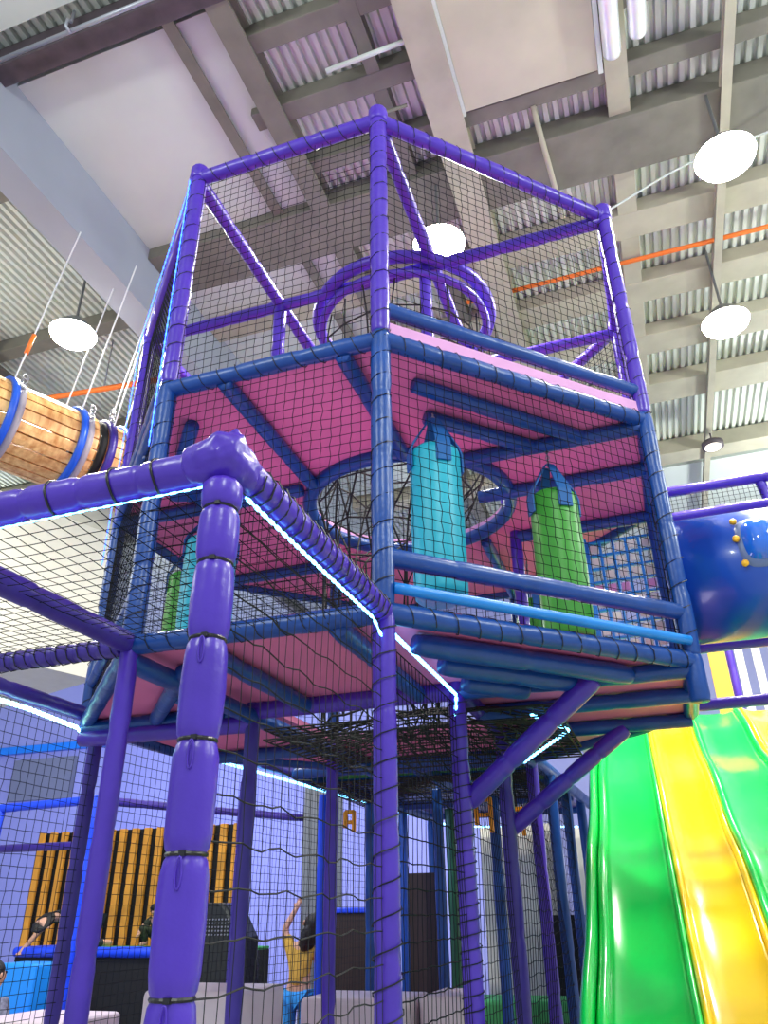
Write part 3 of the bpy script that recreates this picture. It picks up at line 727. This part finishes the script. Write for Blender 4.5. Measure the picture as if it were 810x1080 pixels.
# ================================================================== WOODEN BARREL TUNNEL (left)
C0 = Vector((-3.87, 3.54, 4.565)); az = math.radians(23.8); D = Vector((math.sin(az), math.cos(az), 0)); Sx = Vector((math.cos(az), -math.sin(az), 0)); Uz = Vector((0, 0, 1))
BT = thing('barrel_tunnel', 'round wooden plank tunnel with blue hoops hung by ropes at left', 'tunnel', tuple(C0-Vector((0, 0, .31))))
RB = .305; ns = 22
def bpt(s_, a_, r_): return C0+D*s_+(Sx*math.cos(a_)+Uz*math.sin(a_))*r_
def stave_run(s0, s1):
    for k in range(ns):
        a0, a1 = 2*PI*k/ns+.02, 2*PI*(k+1)/ns-.02; b = MB()
        vs = []
        for s_ in (s0, s1):
            for r_ in (RB, RB-.03):
                for a_ in (a0, (a0+a1)/2, a1): vs.append(bpt(s_, a_, r_))
        b.add(vs, [(0,1,7,6),(1,2,8,7),(4,3,9,10),(5,4,10,11),(3,0,6,9),(2,5,11,8),(0,3,4,1),(1,4,5,2),(6,7,10,9),(7,8,11,10)])
        o = b.build('plank', M['wood'], BT)
stave_run(-1.7, .36); stave_run(.46, 1.05)
def hoop(s_, m, r_, wd, name='hoop'):
    b = MB(); n = 48; vs = []
    for ds, rr_ in ((-wd/2, r_), (wd/2, r_), (wd/2, r_-.035), (-wd/2, r_-.035)): vs += [bpt(s_+ds, 2*PI*i/n, rr_) for i in range(n)]
    fs = []
    for q in range(4):
        q2 = (q+1) % 4; fs += [(q*n+i, q*n+(i+1) % n, q2*n+(i+1) % n, q2*n+i) for i in range(n)]
    b.add(vs, fs); return b.build(name, M[m], BT, True)
for s_ in (-.26, .24, .60):
    hoop(s_, 'hoop_blue', RB+.03, .045); hoop(s_+.05, 'hoop_grey', RB+.015, .05)
hoop(.47, 'purple_dark', RB+.02, .05); hoop(.41, 'black', RB-.005, .05)
b = MB()
def tight(nm, s_, a_, top, m, r_):
    p_ = bpt(s_, a_, RB+.02); b = MB(); b.path([p_, p_.lerp(Vector(top), .12), top], r_, 6); b.build(nm, M[m], BT)
for s_, a_ in ((-.26, .9), (.24, .9), (.47, .6), (.60, 1.0), (.24, 2.2), (.60, 2.1)):
    p_ = bpt(s_, a_, RB)
    tight('hanging_rope', s_, a_, (p_.x+.12, p_.y+.15, 6.7 if p_.x < -3.98 else 6.36), 'white_hang', .006)
for s_, a_ in ((-.22, .5), (.28, .5), (.47, .9)):
    p_ = bpt(s_, a_, RB+.03); b = MB()
    for k in range(5): b.path([(p_.x+.02*math.cos(t_)*(1 if k % 2 else .3), p_.y+.02*math.cos(t_)*(.3 if k % 2 else 1), p_.z-.06+.035*k+.024*math.sin(t_)) for t_ in [2*PI*i/10 for i in range(10)]], .005, 5, closed=True)
    b.build('shackle', M['chain'], BT)
for s_ in (-.2,):
    q_ = bpt(-.26, .9, RB); e_ = Vector((q_.x+.12, q_.y+.15, 6.7 if q_.x < -3.98 else 6.36)); p_ = bpt(-.26, .9, RB+.02); b = MB(); b.path([p_.lerp(e_, .12).lerp(e_, .04), p_.lerp(e_, .12).lerp(e_, .17)], .016, 8); b.build('rope_sleeve', M['orange'], BT, True)

# ================================================================== BACKGROUND THINGS
def soft_box(name, c, d, m, label, cat, bevel=.03, group=None):
    b = MB(); b.box(c, d); return tag(b.build(name, M[m], None, bevel=bevel, seg=3), label, cat, group)
# raised soft mats
structure_box('floor_mat', -4.3, -.95, 5.6, 7.4, 0, .34, M['mat_red'], .02)
soft_box('green_mat', (-1.5, 7.7, .43), (1.2, .55, .86), 'mat_green', 'green padded block low at the back, under the white panel', 'padded block')
# low white soft blocks
soft_box('white_soft_block', (-2.37, 4.15, .59), (.56, .5, 1.18), 'white_block', 'white padded block right behind the thick front post', 'padded block', group='white padded blocks')
soft_box('white_soft_block', (-1.79, 4.85, .55), (.62, .5, 1.10), 'white_block', 'white padded block between the girl and the middle post', 'padded block', group='white padded blocks')
soft_box('white_soft_block', (-1.33, 5.0, .555), (.25, .5, 1.11), 'white_block', 'narrow white padded block just right of the middle post', 'padded block', group='white padded blocks')
soft_box('white_soft_block', (-4.0, 4.9, .475), (.66, .6, .95), 'white_block', 'low white padded block at the bottom left corner', 'padded block', group='white padded blocks')
# amber slat wall
t = thing('slat_screen', 'tall screen of amber slats on black behind the jumping platform', 'screen', (-6.1, 8.5, 1.2))
b = MB(); b.box((-6.13, 8.56, 1.78), (2.92, .04, 1.36)); b.build('backing', M['black'], t)
n_s = 17
for k in range(n_s):
    b = MB(); b.box((-7.50+2.76*k/(n_s-1), 8.5, 1.80), (.085, .05, 1.33)); b.build('slat', M['amber'], t, bevel=.008)
for xx in (-7.3, -4.95):
    b = MB(); b.box((xx, 8.62, .9), (.08, .06, 1.8)); b.build('leg', M['steel_dark'], t)
P('post', sleeve((-4.62, 8.5, 0), (-4.62, 8.5, 2.5), .045, .5, .95), 'bright_blue', t)
# trampoline platform
t = thing('jumping_platform', 'black sided jumping platform with blue edge below the amber slats', 'trampoline', (-5.2, 7.6, 0))
b = MB(); b.box((-5.2, 7.65, .6), (2.1, 1.3, 1.2)); b.build('side_cover', M['black'], t)
b = MB(); b.box((-5.2, 7.7, 1.215), (2.1, 1.2, .03)); b.build('bed', M['mat_green'], t, bevel=.008)
P('edge_pad', sleeve((-6.25, 7.0, 1.22), (-4.1, 7.0, 1.22), .045, .6, .95), 'bright_blue', t)
P('edge_pad', sleeve((-6.25, 7.0, 1.22), (-6.25, 8.3, 1.22), .045, .6, .95), 'bright_blue', t)
soft_box('cyan_soft_step', (-5.62, 6.5, .58), (.46, .4, 1.16), 'platform_cyan', 'bright cyan padded block in front of the jumping platform', 'padded block')
soft_box('cyan_soft_step', (-5.36, 6.2, .40), (.30, .16, .80), 'platform_cyan', 'lower cyan padded step against the taller cyan block', 'padded block')
# bright blue frame
t = thing('blue_frame', 'bright blue tubular frame round the jumping platform', 'frame', (-6, 6.8, 0))
for nm, p_, q_ in (('rail', (-8.2, 6.8, 2.50), (-5.44, 6.8, 2.56)), ('post', (-5.44, 6.8, 0), (-5.44, 6.8, 2.60)), ('post', (-6.60, 6.8, 0), (-6.60, 6.8, 2.54)), ('rail', (-5.44, 6.8, 2.56), (-4.0, 9.6, 2.56)), ('rail', (-7.6, 7.4, 2.2), (-6.0, 7.4, 2.2))):
    P(nm, sleeve(p_, q_, .042, .5, .97), 'bright_blue' if p_[2] != 2.2 and q_[1] < 9 else 'purple_dark', t)
P('post', sleeve((-6.0, 7.4, 1.3), (-6.0, 7.4, 2.24), .035, .5, .97), 'purple_dark', t)
P('post', sleeve((-4.0, 9.6, 0), (-4.0, 9.6, 2.56), .035, .5, .97), 'purple_dark', t)
# black machine with green light
t = thing('black_machine', 'black rounded machine with a perforated top and green light', 'machine', (-3.86, 6.7, 0))
b = MB(); prof = [(-.36, 0), (.36, 0), (.37, .8), (.33, 1.35), (.20, 1.56), (.14, 1.61), (-.18, 1.61), (-.24, 1.56), (-.35, 1.35), (-.37, .8)]
n = len(prof); tr = tessellate_polygon([[Vector((x, z, 0)) for x, z in prof]])
vs = [(-3.86+x, 6.5, z) for x, z in prof]+[(-3.86+x, 6.85, z) for x, z in prof]
b.add(vs, [(i, (i+1) % n, n+(i+1) % n, n+i) for i in range(n)]+[tuple(q_) for q_ in tr]+[tuple(i+n for i in q_) for q_ in tr]); b.build('housing', M['black_gloss'], t, bevel=.03)
b = MB()
for i in range(15):
    for j in range(5):
        b.path([(-4.0+.03*i, 6.494, 1.37+.028*j), (-4.0+.03*i, 6.486, 1.37+.028*j)], .008, 6)
b.build('grille', M['grey_panel'], t)
b = MB(); b.path([(-3.56, 6.50, 1.37), (-3.56, 6.47, 1.37)], [.034, .026], 16); b.build('indicator_light', M['green_lamp'], t)
# pillar, panels and posts under the tower
structure_box('column', -4.13, -3.77, 9.0, 9.36, 0, 3.4, M['grey_panel'])
b = MB(); b.box((-2.40, 8.0, .93), (.36, .12, 1.86)); o = tag(b.build('brown_board', M['brown'], None, bevel=.008), 'dark brown upright board behind the middle post', 'board')
b = MB(); b.box((-2.2, 8.0, .93), (.05, .13, 1.86)); b.build('edge_strip', M['brown_edge'], o)
t = thing('dark_counter', 'dark boxy counter with a blue top edge under the tower', 'counter', (-3.08, 8.1, 0))
b = MB(); b.box((-3.08, 8.2, .76), (.48, .4, 1.52)); b.build('body', M['brown'], t, bevel=.01)
b = MB(); b.box((-3.08, 8.2, 1.545), (.54, .46, .05)); b.build('top', M['bright_blue'], t, bevel=.012)
def single_post(x, y, h, m, lab, r=.04):
    b = sleeve((x, y, 0), (x, y, h), r, .5, .95); return tag(b.build('padded_post', M[m], None, True), lab, 'post', 'padded posts under the tower')
single_post(-2.585, 6.0, 2.36, 'bright_blue', 'bright blue padded post right beside the girl')
single_post(-2.26, 6.2, 2.30, 'blue', 'dim blue padded post just left of the middle post')
single_post(-1.70, 6.2, 2.38, 'blue', 'blue padded post with a pale top right of the middle post')
single_post(-1.81, 7.0, 2.32, 'post_green', 'dark green padded post behind the right-hand posts', .045)
single_post(-1.255, 6.2, 2.30, 'blue', 'slim blue padded post in front of the white panel')
single_post(-2.97, 5.4, 2.40, 'purple_dark', 'dark purple padded post just right of the black machine')
# orange moulded hooks hanging at the back
def hook(x, y, z, s_, lab):
    b = MB()
    b.box((x, y, z+.07*s_), (.10*s_, .03, .03)); b.box((x-.045*s_, y, z), (.03, .03, .15*s_)); b.box((x+.045*s_, y, z-.02*s_), (.03, .03, .20*s_)); b.box((x-.01, y, z-.02), (.08*s_, .03, .028))
    o = tag(b.build('orange_grip', M['orange_hook'], None, bevel=.006), lab, 'grip', 'orange hanging grips')
    c_ = MB(); c_.path([(x, y, z+.08*s_), (x, y, ZF-.0)], .006, 6); c_.build('cord', M['lash'], o); return o
hook(-1.27, 5.9, 2.16, 1.2, 'larger orange moulded grip hanging below the upper brace')
hook(-1.03, 5.9, 2.10, .95, 'smaller orange moulded grip right of the larger orange one')
hook(-2.38, 6.05, 2.17, .8, 'dim orange grip hanging left of the middle post')
hook(-2.22, 6.25, 2.13, .7, 'dim orange grip close beside the middle post, lowest of the orange grips')
# white panels
soft_box('room_divider', (-1.66, 9.0, 1.42), (.66, .05, 1.84), 'white_panel', 'large cream white panel standing at the back under the tower', 'divider', .006)
soft_box('room_divider', (-1.24, 8.95, 1.175), (.13, .05, 2.35), 'white_panel', 'narrow cream panel between two purple posts at the back', 'divider', .006, 'narrow cream panels')
soft_box('room_divider', (-.93, 9.05, 1.15), (.10, .05, 2.30), 'white_panel', 'narrow cream panel nearest the green slide edge', 'divider', .006, 'narrow cream panels')
soft_box('dark_backboard', (-.95, 8.6, .74), (.75, .06, 1.48), 'black', 'tall black board low behind the narrow cream panels', 'board', .006)

# ================================================================== PEOPLE
def skin_mesh(name, verts, edges, radii, m, parent, root=0, sub=2):
    me = bpy.data.meshes.new(name); me.from_pydata([tuple(v) for v in verts], edges, []); me.materials.append(M[m])
    o = bpy.data.objects.new(name, me); COL.objects.link(o)
    if parent is not None:
        o.parent = parent; o.matrix_parent_inverse = Matrix.Translation(-world_loc(parent))
    o.modifiers.new('skin', 'SKIN').use_smooth_shade = True
    for i, d_ in enumerate(me.skin_vertices[0].data):
        r_ = radii[i]; d_.radius = (r_, r_) if not isinstance(r_, tuple) else r_; d_.use_root = (i == root)
    sb = o.modifiers.new('sub', 'SUBSURF'); sb.levels = sub; sb.render_levels = sub
    return o
def person(label, J, shirt, trousers, k=1.0, hairlen=0.0, face=Vector((0, -1, 0)), group=None, sleeves='short'):
    """J: joints -> positions (pelvis, chest, neck, head, shoulder/elbow/wrist L/R, hip/knee/ankle/toe L/R)"""
    J = {q: Vector(v) for q, v in J.items()}
    lo = min(J['ankleL'].z, J['ankleR'].z)
    t = thing('person', label, 'person', (J['pelvis'].x, J['pelvis'].y, lo-.05), group)
    names = ['pelvis', 'waist', 'chest', 'neck', 'head', 'crown', 'shoulderL', 'elbowL', 'wristL', 'palmL', 'shoulderR', 'elbowR', 'wristR', 'palmR', 'hipL', 'kneeL', 'ankleL', 'toeL', 'hipR', 'kneeR', 'ankleR', 'toeR']
    J['waist'] = J['pelvis'].lerp(J['chest'], .45)
    hd = (J['head']-J['neck']).normalized(); J['crown'] = J['head']+hd*.05*k
    for s_ in 'LR':
        J['palm'+s_] = J['wrist'+s_]+(J['wrist'+s_]-J['elbow'+s_]).normalized()*.055*k
    R_ = dict(pelvis=.10, waist=.085, chest=.098, neck=.042, head=.082, crown=.068, hip=.068, knee=.048, ankle=.032, toe=.028, shoulder=.05, elbow=.034, wrist=.024, palm=.027)
    V_ = [J[n_] for n_ in names]; rad = [R_[n_.rstrip('LR')]*k for n_ in names]; ix = {n_: i for i, n_ in enumerate(names)}
    Ed = [('pelvis', 'waist'), ('waist', 'chest'), ('chest', 'neck'), ('neck', 'head'), ('head', 'crown')]
    for s_ in 'LR': Ed += [('chest', 'shoulder'+s_), ('shoulder'+s_, 'elbow'+s_), ('elbow'+s_, 'wrist'+s_), ('wrist'+s_, 'palm'+s_), ('pelvis', 'hip'+s_), ('hip'+s_, 'knee'+s_), ('knee'+s_, 'ankle'+s_), ('ankle'+s_, 'toe'+s_)]
    E_ = [(ix[a_], ix[b_]) for a_, b_ in Ed]
    for s_ in 'LR':       # five fingers
        d_ = (J['palm'+s_]-J['wrist'+s_]).normalized(); sd = d_.cross(Vector((.3, 1, .2))).normalized(); nn = d_.cross(sd)
        for q, ln in ((-1.5, .045), (-.5, .055), (.5, .052), (1.5, .042)):
            b0 = J['palm'+s_]+d_*.012*k+sd*q*.012*k; b1 = b0+d_*ln*.6*k+nn*.006*k; b2 = b1+d_*ln*.4*k+nn*.016*k
            o_ = len(V_); V_ += [b1, b2]; rad += [.0072*k, .006*k]; E_ += [(ix['palm'+s_], o_), (o_, o_+1)]
        b1 = J['wrist'+s_]+d_*.03*k+sd*.034*k; b2 = b1+d_*.028*k+sd*.008*k; o_ = len(V_); V_ += [b1, b2]; rad += [.0085*k, .0075*k]; E_ += [(ix['palm'+s_], o_), (o_, o_+1)]
    f_ = face.normalized(); side = f_.cross(hd).normalized()
    o_ = len(V_); V_ += [J['head']+f_*.092*k-hd*.005*k]; rad += [.012*k]; E_ += [(ix['head'], o_)]
    skin_mesh('body', V_, E_, rad, 'skin', t)
    for s_ in (-1, 1):
        b = MB(); c_ = J['head']+f_*.074*k+side*s_*.03*k+hd*.015*k; b.path([c_-f_*.006*k, c_+f_*.004*k, c_+f_*.008*k], [.011*k, .010*k, .003*k], 10); b.build('eye', M['eye'], t, True)
        b = MB(); c_ = J['head']+side*s_*.082*k-hd*.005*k; b.path([c_-hd*.022*k, c_, c_+hd*.022*k], [.006*k, .013*k, .009*k], 10); b.build('ear', M['skin'], t, True)
    # clothes as skins over the body
    V2 = [J['pelvis'], J['waist'], J['chest'], J['chest'].lerp(J['neck'], .6)]; r2 = [.108*k, .096*k, .11*k, .05*k]; e2 = [(0, 1), (1, 2), (2, 3)]
    for s_ in 'LR':
        o_ = len(V2); V2 += [J['shoulder'+s_], J['shoulder'+s_].lerp(J['elbow'+s_], .75)]; r2 += [.058*k, .050*k]; e2 += [(2, o_), (o_, o_+1)]
    skin_mesh('shirt', V2, e2, r2, shirt, t)
    V3 = [J['pelvis']]; r3 = [.108*k]; e3 = []
    for s_ in 'LR':
        o_ = len(V3); V3 += [J['hip'+s_], J['knee'+s_], J['ankle'+s_].lerp(J['knee'+s_], .1)]; r3 += [.078*k, .058*k, .044*k]; e3 += [(0, o_), (o_, o_+1), (o_+1, o_+2)]
    skin_mesh('trousers', V3, e3, r3, trousers, t)
    # hair: a tousled cap over the back and top of the skull, longer locks behind the neck
    b = MB(); rows_, cols = 12, 18; vs = []
    for (cc, rx, ry, rz) in [(J['head']-f_*.03*k+hd*.022*k, .088, .10, .095)] + ([(J['head']-f_*.07*k-hd*(.05+hairlen*.25)*k, .085, .055, .07+hairlen*.45)] if hairlen else []):
        vs = []
        for a_ in range(rows_+1):
            th_ = PI*a_/rows_
            for c_ in range(cols):
                ph_ = 2*PI*c_/cols
                d_ = side*math.sin(th_)*math.cos(ph_)*rx + f_*math.sin(th_)*math.sin(ph_)*ry + hd*math.cos(th_)*rz
                q_ = cc+d_*k*(1+.12*noise.noise((cc+d_)*38))
                if (q_-J['head']).dot(f_) > .05*k and (q_-J['head']).dot(hd) < .05*k: q_ = q_-f_*((q_-J['head']).dot(f_)-.05*k)
                vs.append(q_)
        b.add(vs, [(a_*cols+c_, a_*cols+(c_+1) % cols, (a_+1)*cols+(c_+1) % cols, (a_+1)*cols+c_) for a_ in range(rows_) for c_ in range(cols)])
    b.build('hair', M['hair'], t, True)
    return t
# girl standing, arm raised, seen from behind
gx, gy = -3.03, 6.6
person('child in yellow top and blue trousers raising an arm, beside the bright blue post',
    dict(pelvis=(gx, gy, .98), chest=(gx+.03, gy, 1.22), neck=(gx+.06, gy, 1.33), head=(gx+.11, gy, 1.43),
         shoulderL=(gx-.07, gy-.02, 1.27), elbowL=(gx-.13, gy-.02, 1.40), wristL=(gx-.06, gy+.02, 1.54), shoulderR=(gx+.13, gy+.02, 1.25), elbowR=(gx+.17, gy+.10, 1.10), wristR=(gx+.12, gy+.20, 1.02),
         hipL=(gx-.065, gy, .92), kneeL=(gx-.08, gy+.01, .66), ankleL=(gx-.09, gy+.02, .40), toeL=(gx-.11, gy+.12, .37), hipR=(gx+.065, gy, .92), kneeR=(gx+.08, gy+.02, .66), ankleR=(gx+.07, gy+.03, .40), toeR=(gx+.08, gy+.13, .37)),
    'shirt_yellow', 'jeans', .88, .16, Vector((-.6, .8, .1)))
# boy kneeling on the platform and bending over its edge
bx, by = -5.72, 7.2
person('child in black shirt bending down over the edge of the jumping platform',
    dict(pelvis=(bx+.02, by+.15, 1.50), chest=(bx-.14, by-.05, 1.56), neck=(bx-.20, by-.15, 1.52), head=(bx-.22, by-.25, 1.46),
         shoulderL=(bx-.26, by-.08, 1.52), elbowL=(bx-.36, by-.12, 1.40), wristL=(bx-.42, by-.20, 1.27), shoulderR=(bx-.05, by-.14, 1.52), elbowR=(bx+.0, by-.2, 1.39), wristR=(bx-.04, by-.16, 1.27),
         hipL=(bx-.04, by+.13, 1.47), kneeL=(bx-.10, by-.02, 1.29), ankleL=(bx-.05, by+.3, 1.285), toeL=(bx-.04, by+.4, 1.28), hipR=(bx+.08, by+.13, 1.47), kneeR=(bx+.08, by-.02, 1.29), ankleR=(bx+.12, by+.3, 1.285), toeR=(bx+.13, by+.4, 1.28)),
    'shirt_black', 'trousers', .92, 0, Vector((-.3, -.5, -.8)))
cx, cy_ = -5.12, 7.75
person('child in dark printed shirt crouching on the platform against the amber slats',
    dict(pelvis=(cx, cy_, 1.36), chest=(cx+.01, cy_-.06, 1.46), neck=(cx+.01, cy_-.09, 1.52), head=(cx, cy_-.12, 1.56),
         shoulderL=(cx-.10, cy_-.06, 1.48), elbowL=(cx-.15, cy_-.14, 1.40), wristL=(cx-.10, cy_-.24, 1.36), shoulderR=(cx+.11, cy_-.06, 1.48), elbowR=(cx+.17, cy_-.14, 1.42), wristR=(cx+.16, cy_-.24, 1.46),
         hipL=(cx-.06, cy_-.02, 1.35), kneeL=(cx-.09, cy_-.22, 1.42), ankleL=(cx-.08, cy_-.12, 1.275), toeL=(cx-.09, cy_-.22, 1.265), hipR=(cx+.06, cy_-.02, 1.35), kneeR=(cx+.09, cy_-.22, 1.42), ankleR=(cx+.08, cy_-.12, 1.275), toeR=(cx+.09, cy_-.22, 1.265)),
    'camo', 'camo', .72, 0, Vector((-.2, -1, -.1)))
dx_, dy_ = -5.06, 5.5
person('child in grey printed shirt half cut off by the left picture edge',
    dict(pelvis=(dx_, dy_, .62), chest=(dx_, dy_, .88), neck=(dx_, dy_, 1.02), head=(dx_, dy_, 1.13),
         shoulderL=(dx_-.12, dy_, .95), elbowL=(dx_-.16, dy_, .76), wristL=(dx_-.15, dy_-.05, .60), shoulderR=(dx_+.12, dy_, .95), elbowR=(dx_+.16, dy_, .77), wristR=(dx_+.16, dy_-.05, .61),
         hipL=(dx_-.065, dy_, .57), kneeL=(dx_-.07, dy_, .32), ankleL=(dx_-.07, dy_, .06), toeL=(dx_-.08, dy_+.1, .03), hipR=(dx_+.065, dy_, .57), kneeR=(dx_+.07, dy_, .32), ankleR=(dx_+.07, dy_, .06), toeR=(dx_+.08, dy_+.1, .03)),
    'shirt_print', 'trousers', .88, .04, Vector((.3, 1, 0)))

# ================================================================== LIGHT
def area(name, loc, size, power, color, target=None):
    l = bpy.data.lights.new(name, 'AREA'); l.energy = power; l.size = size; l.color = color; l.shape = 'DISK'
    o = bpy.data.objects.new(name, l); COL.objects.link(o); o.location = loc
    if target is not None: o.rotation_euler = (Vector(target)-Vector(loc)).to_track_quat('-Z', 'Y').to_euler()
    return o
WARM = (1, .98, .86)
for k, ((x, y, z), _) in enumerate(LAMPS):
    area('floodlight_beam', (x, y, z-.11), .38, 170, WARM)
# added point lights in place of further roof lamps, brightening ceiling and front posts
def add_fill(loc, power, color=(.93, 1, .90), r=.2):
    l = bpy.data.lights.new('fill_point', 'POINT'); l.energy = power; l.shadow_soft_size = r; l.color = color
    o = bpy.data.objects.new('fill_point', l); COL.objects.link(o); o.location = loc
for x, y, z, p_ in ((-3.0, -1.2, 5.4, 220), (.8, -1.0, 5.4, 260), (3.6, 2.0, 5.4, 300), (3.9, 5.6, 5.4, 300), (-7.2, 2.2, 5.2, 200), (-9.0, 7.5, 5.2, 200), (2.6, 9.6, 5.4, 260), (-5.2, 9.8, 5.2, 200)):
    add_fill((x, y, z), p_)
add_fill((.55, 8.2, 1.9), 22)  # added low fill brightening the cream panels at the back
area('deck_fill', (-1.35, 2.85, 2.50), .45, 2.6, (.70, .66, 1), (-1.35, 2.85, 4))  # added fill lights brightening the underside of the upper deck, no fixtures
area('deck_fill', (-.30, 3.55, 2.50), .35, 2.4, (.85, .75, .95), (-.30, 3.55, 4))
area('deck_fill', (-2.2, 3.7, 2.50), .35, 1.6, (.70, .68, 1), (-2.2, 3.7, 4))
# added blue lights that tint the back wall and the play floor
for x, y, z, p_, tg in ((-8.0, 10.5, 3.2, 150, (-8, 14, 3.0)), (-4.5, 11.0, 2.9, 80, (-4.5, 14, 2.5)), (-11.5, 8.5, 3.2, 130, (-12, 14, 3)), (-4.5, 5.4, 2.9, 20, (-4.5, 6.5, 0)), (-2.2, 6.5, 2.25, 12, (-2.2, 7, 0))):
    area('blue_wash', (x, y, z), .5, p_, (.30, .36, 1), tg)

w = bpy.data.worlds.new('hall_daylight'); bpy.context.scene.world = w; w.use_nodes = True
bg = w.node_tree.nodes['Background']; bg.inputs['Color'].default_value = (.80, .93, 1, 1); bg.inputs['Strength'].default_value = .9

# ================================================================== CAMERA
cam = bpy.data.cameras.new('camera'); co = bpy.data.objects.new('camera', cam); COL.objects.link(co)
cam.sensor_fit = 'HORIZONTAL'; cam.sensor_width = 36; cam.lens = 36*809.9/810; cam.clip_start = .05
yaw, pitch, roll = math.radians(18.81), math.radians(27.688), math.radians(-.730)
fwh = Vector((-math.sin(yaw), math.cos(yaw), 0)); rt = Vector((math.cos(yaw), math.sin(yaw), 0)); zz = Vector((0, 0, 1))
fw = fwh*math.cos(pitch)+zz*math.sin(pitch); up = -fwh*math.sin(pitch)+zz*math.cos(pitch)
r2 = rt*math.cos(roll)+up*math.sin(roll); u2 = -rt*math.sin(roll)+up*math.cos(roll)
mw = Matrix((( r2.x, u2.x, -fw.x, 0), (r2.y, u2.y, -fw.y, 0), (r2.z, u2.z, -fw.z, 1.5), (0, 0, 0, 1)))
co.matrix_world = mw
sc = bpy.context.scene; sc.camera = co
sc.view_settings.view_transform = 'Standard'; sc.view_settings.look = 'None'; sc.view_settings.gamma = 1; sc.view_settings.use_curve_mapping = False
sc.view_settings.exposure = 0.0
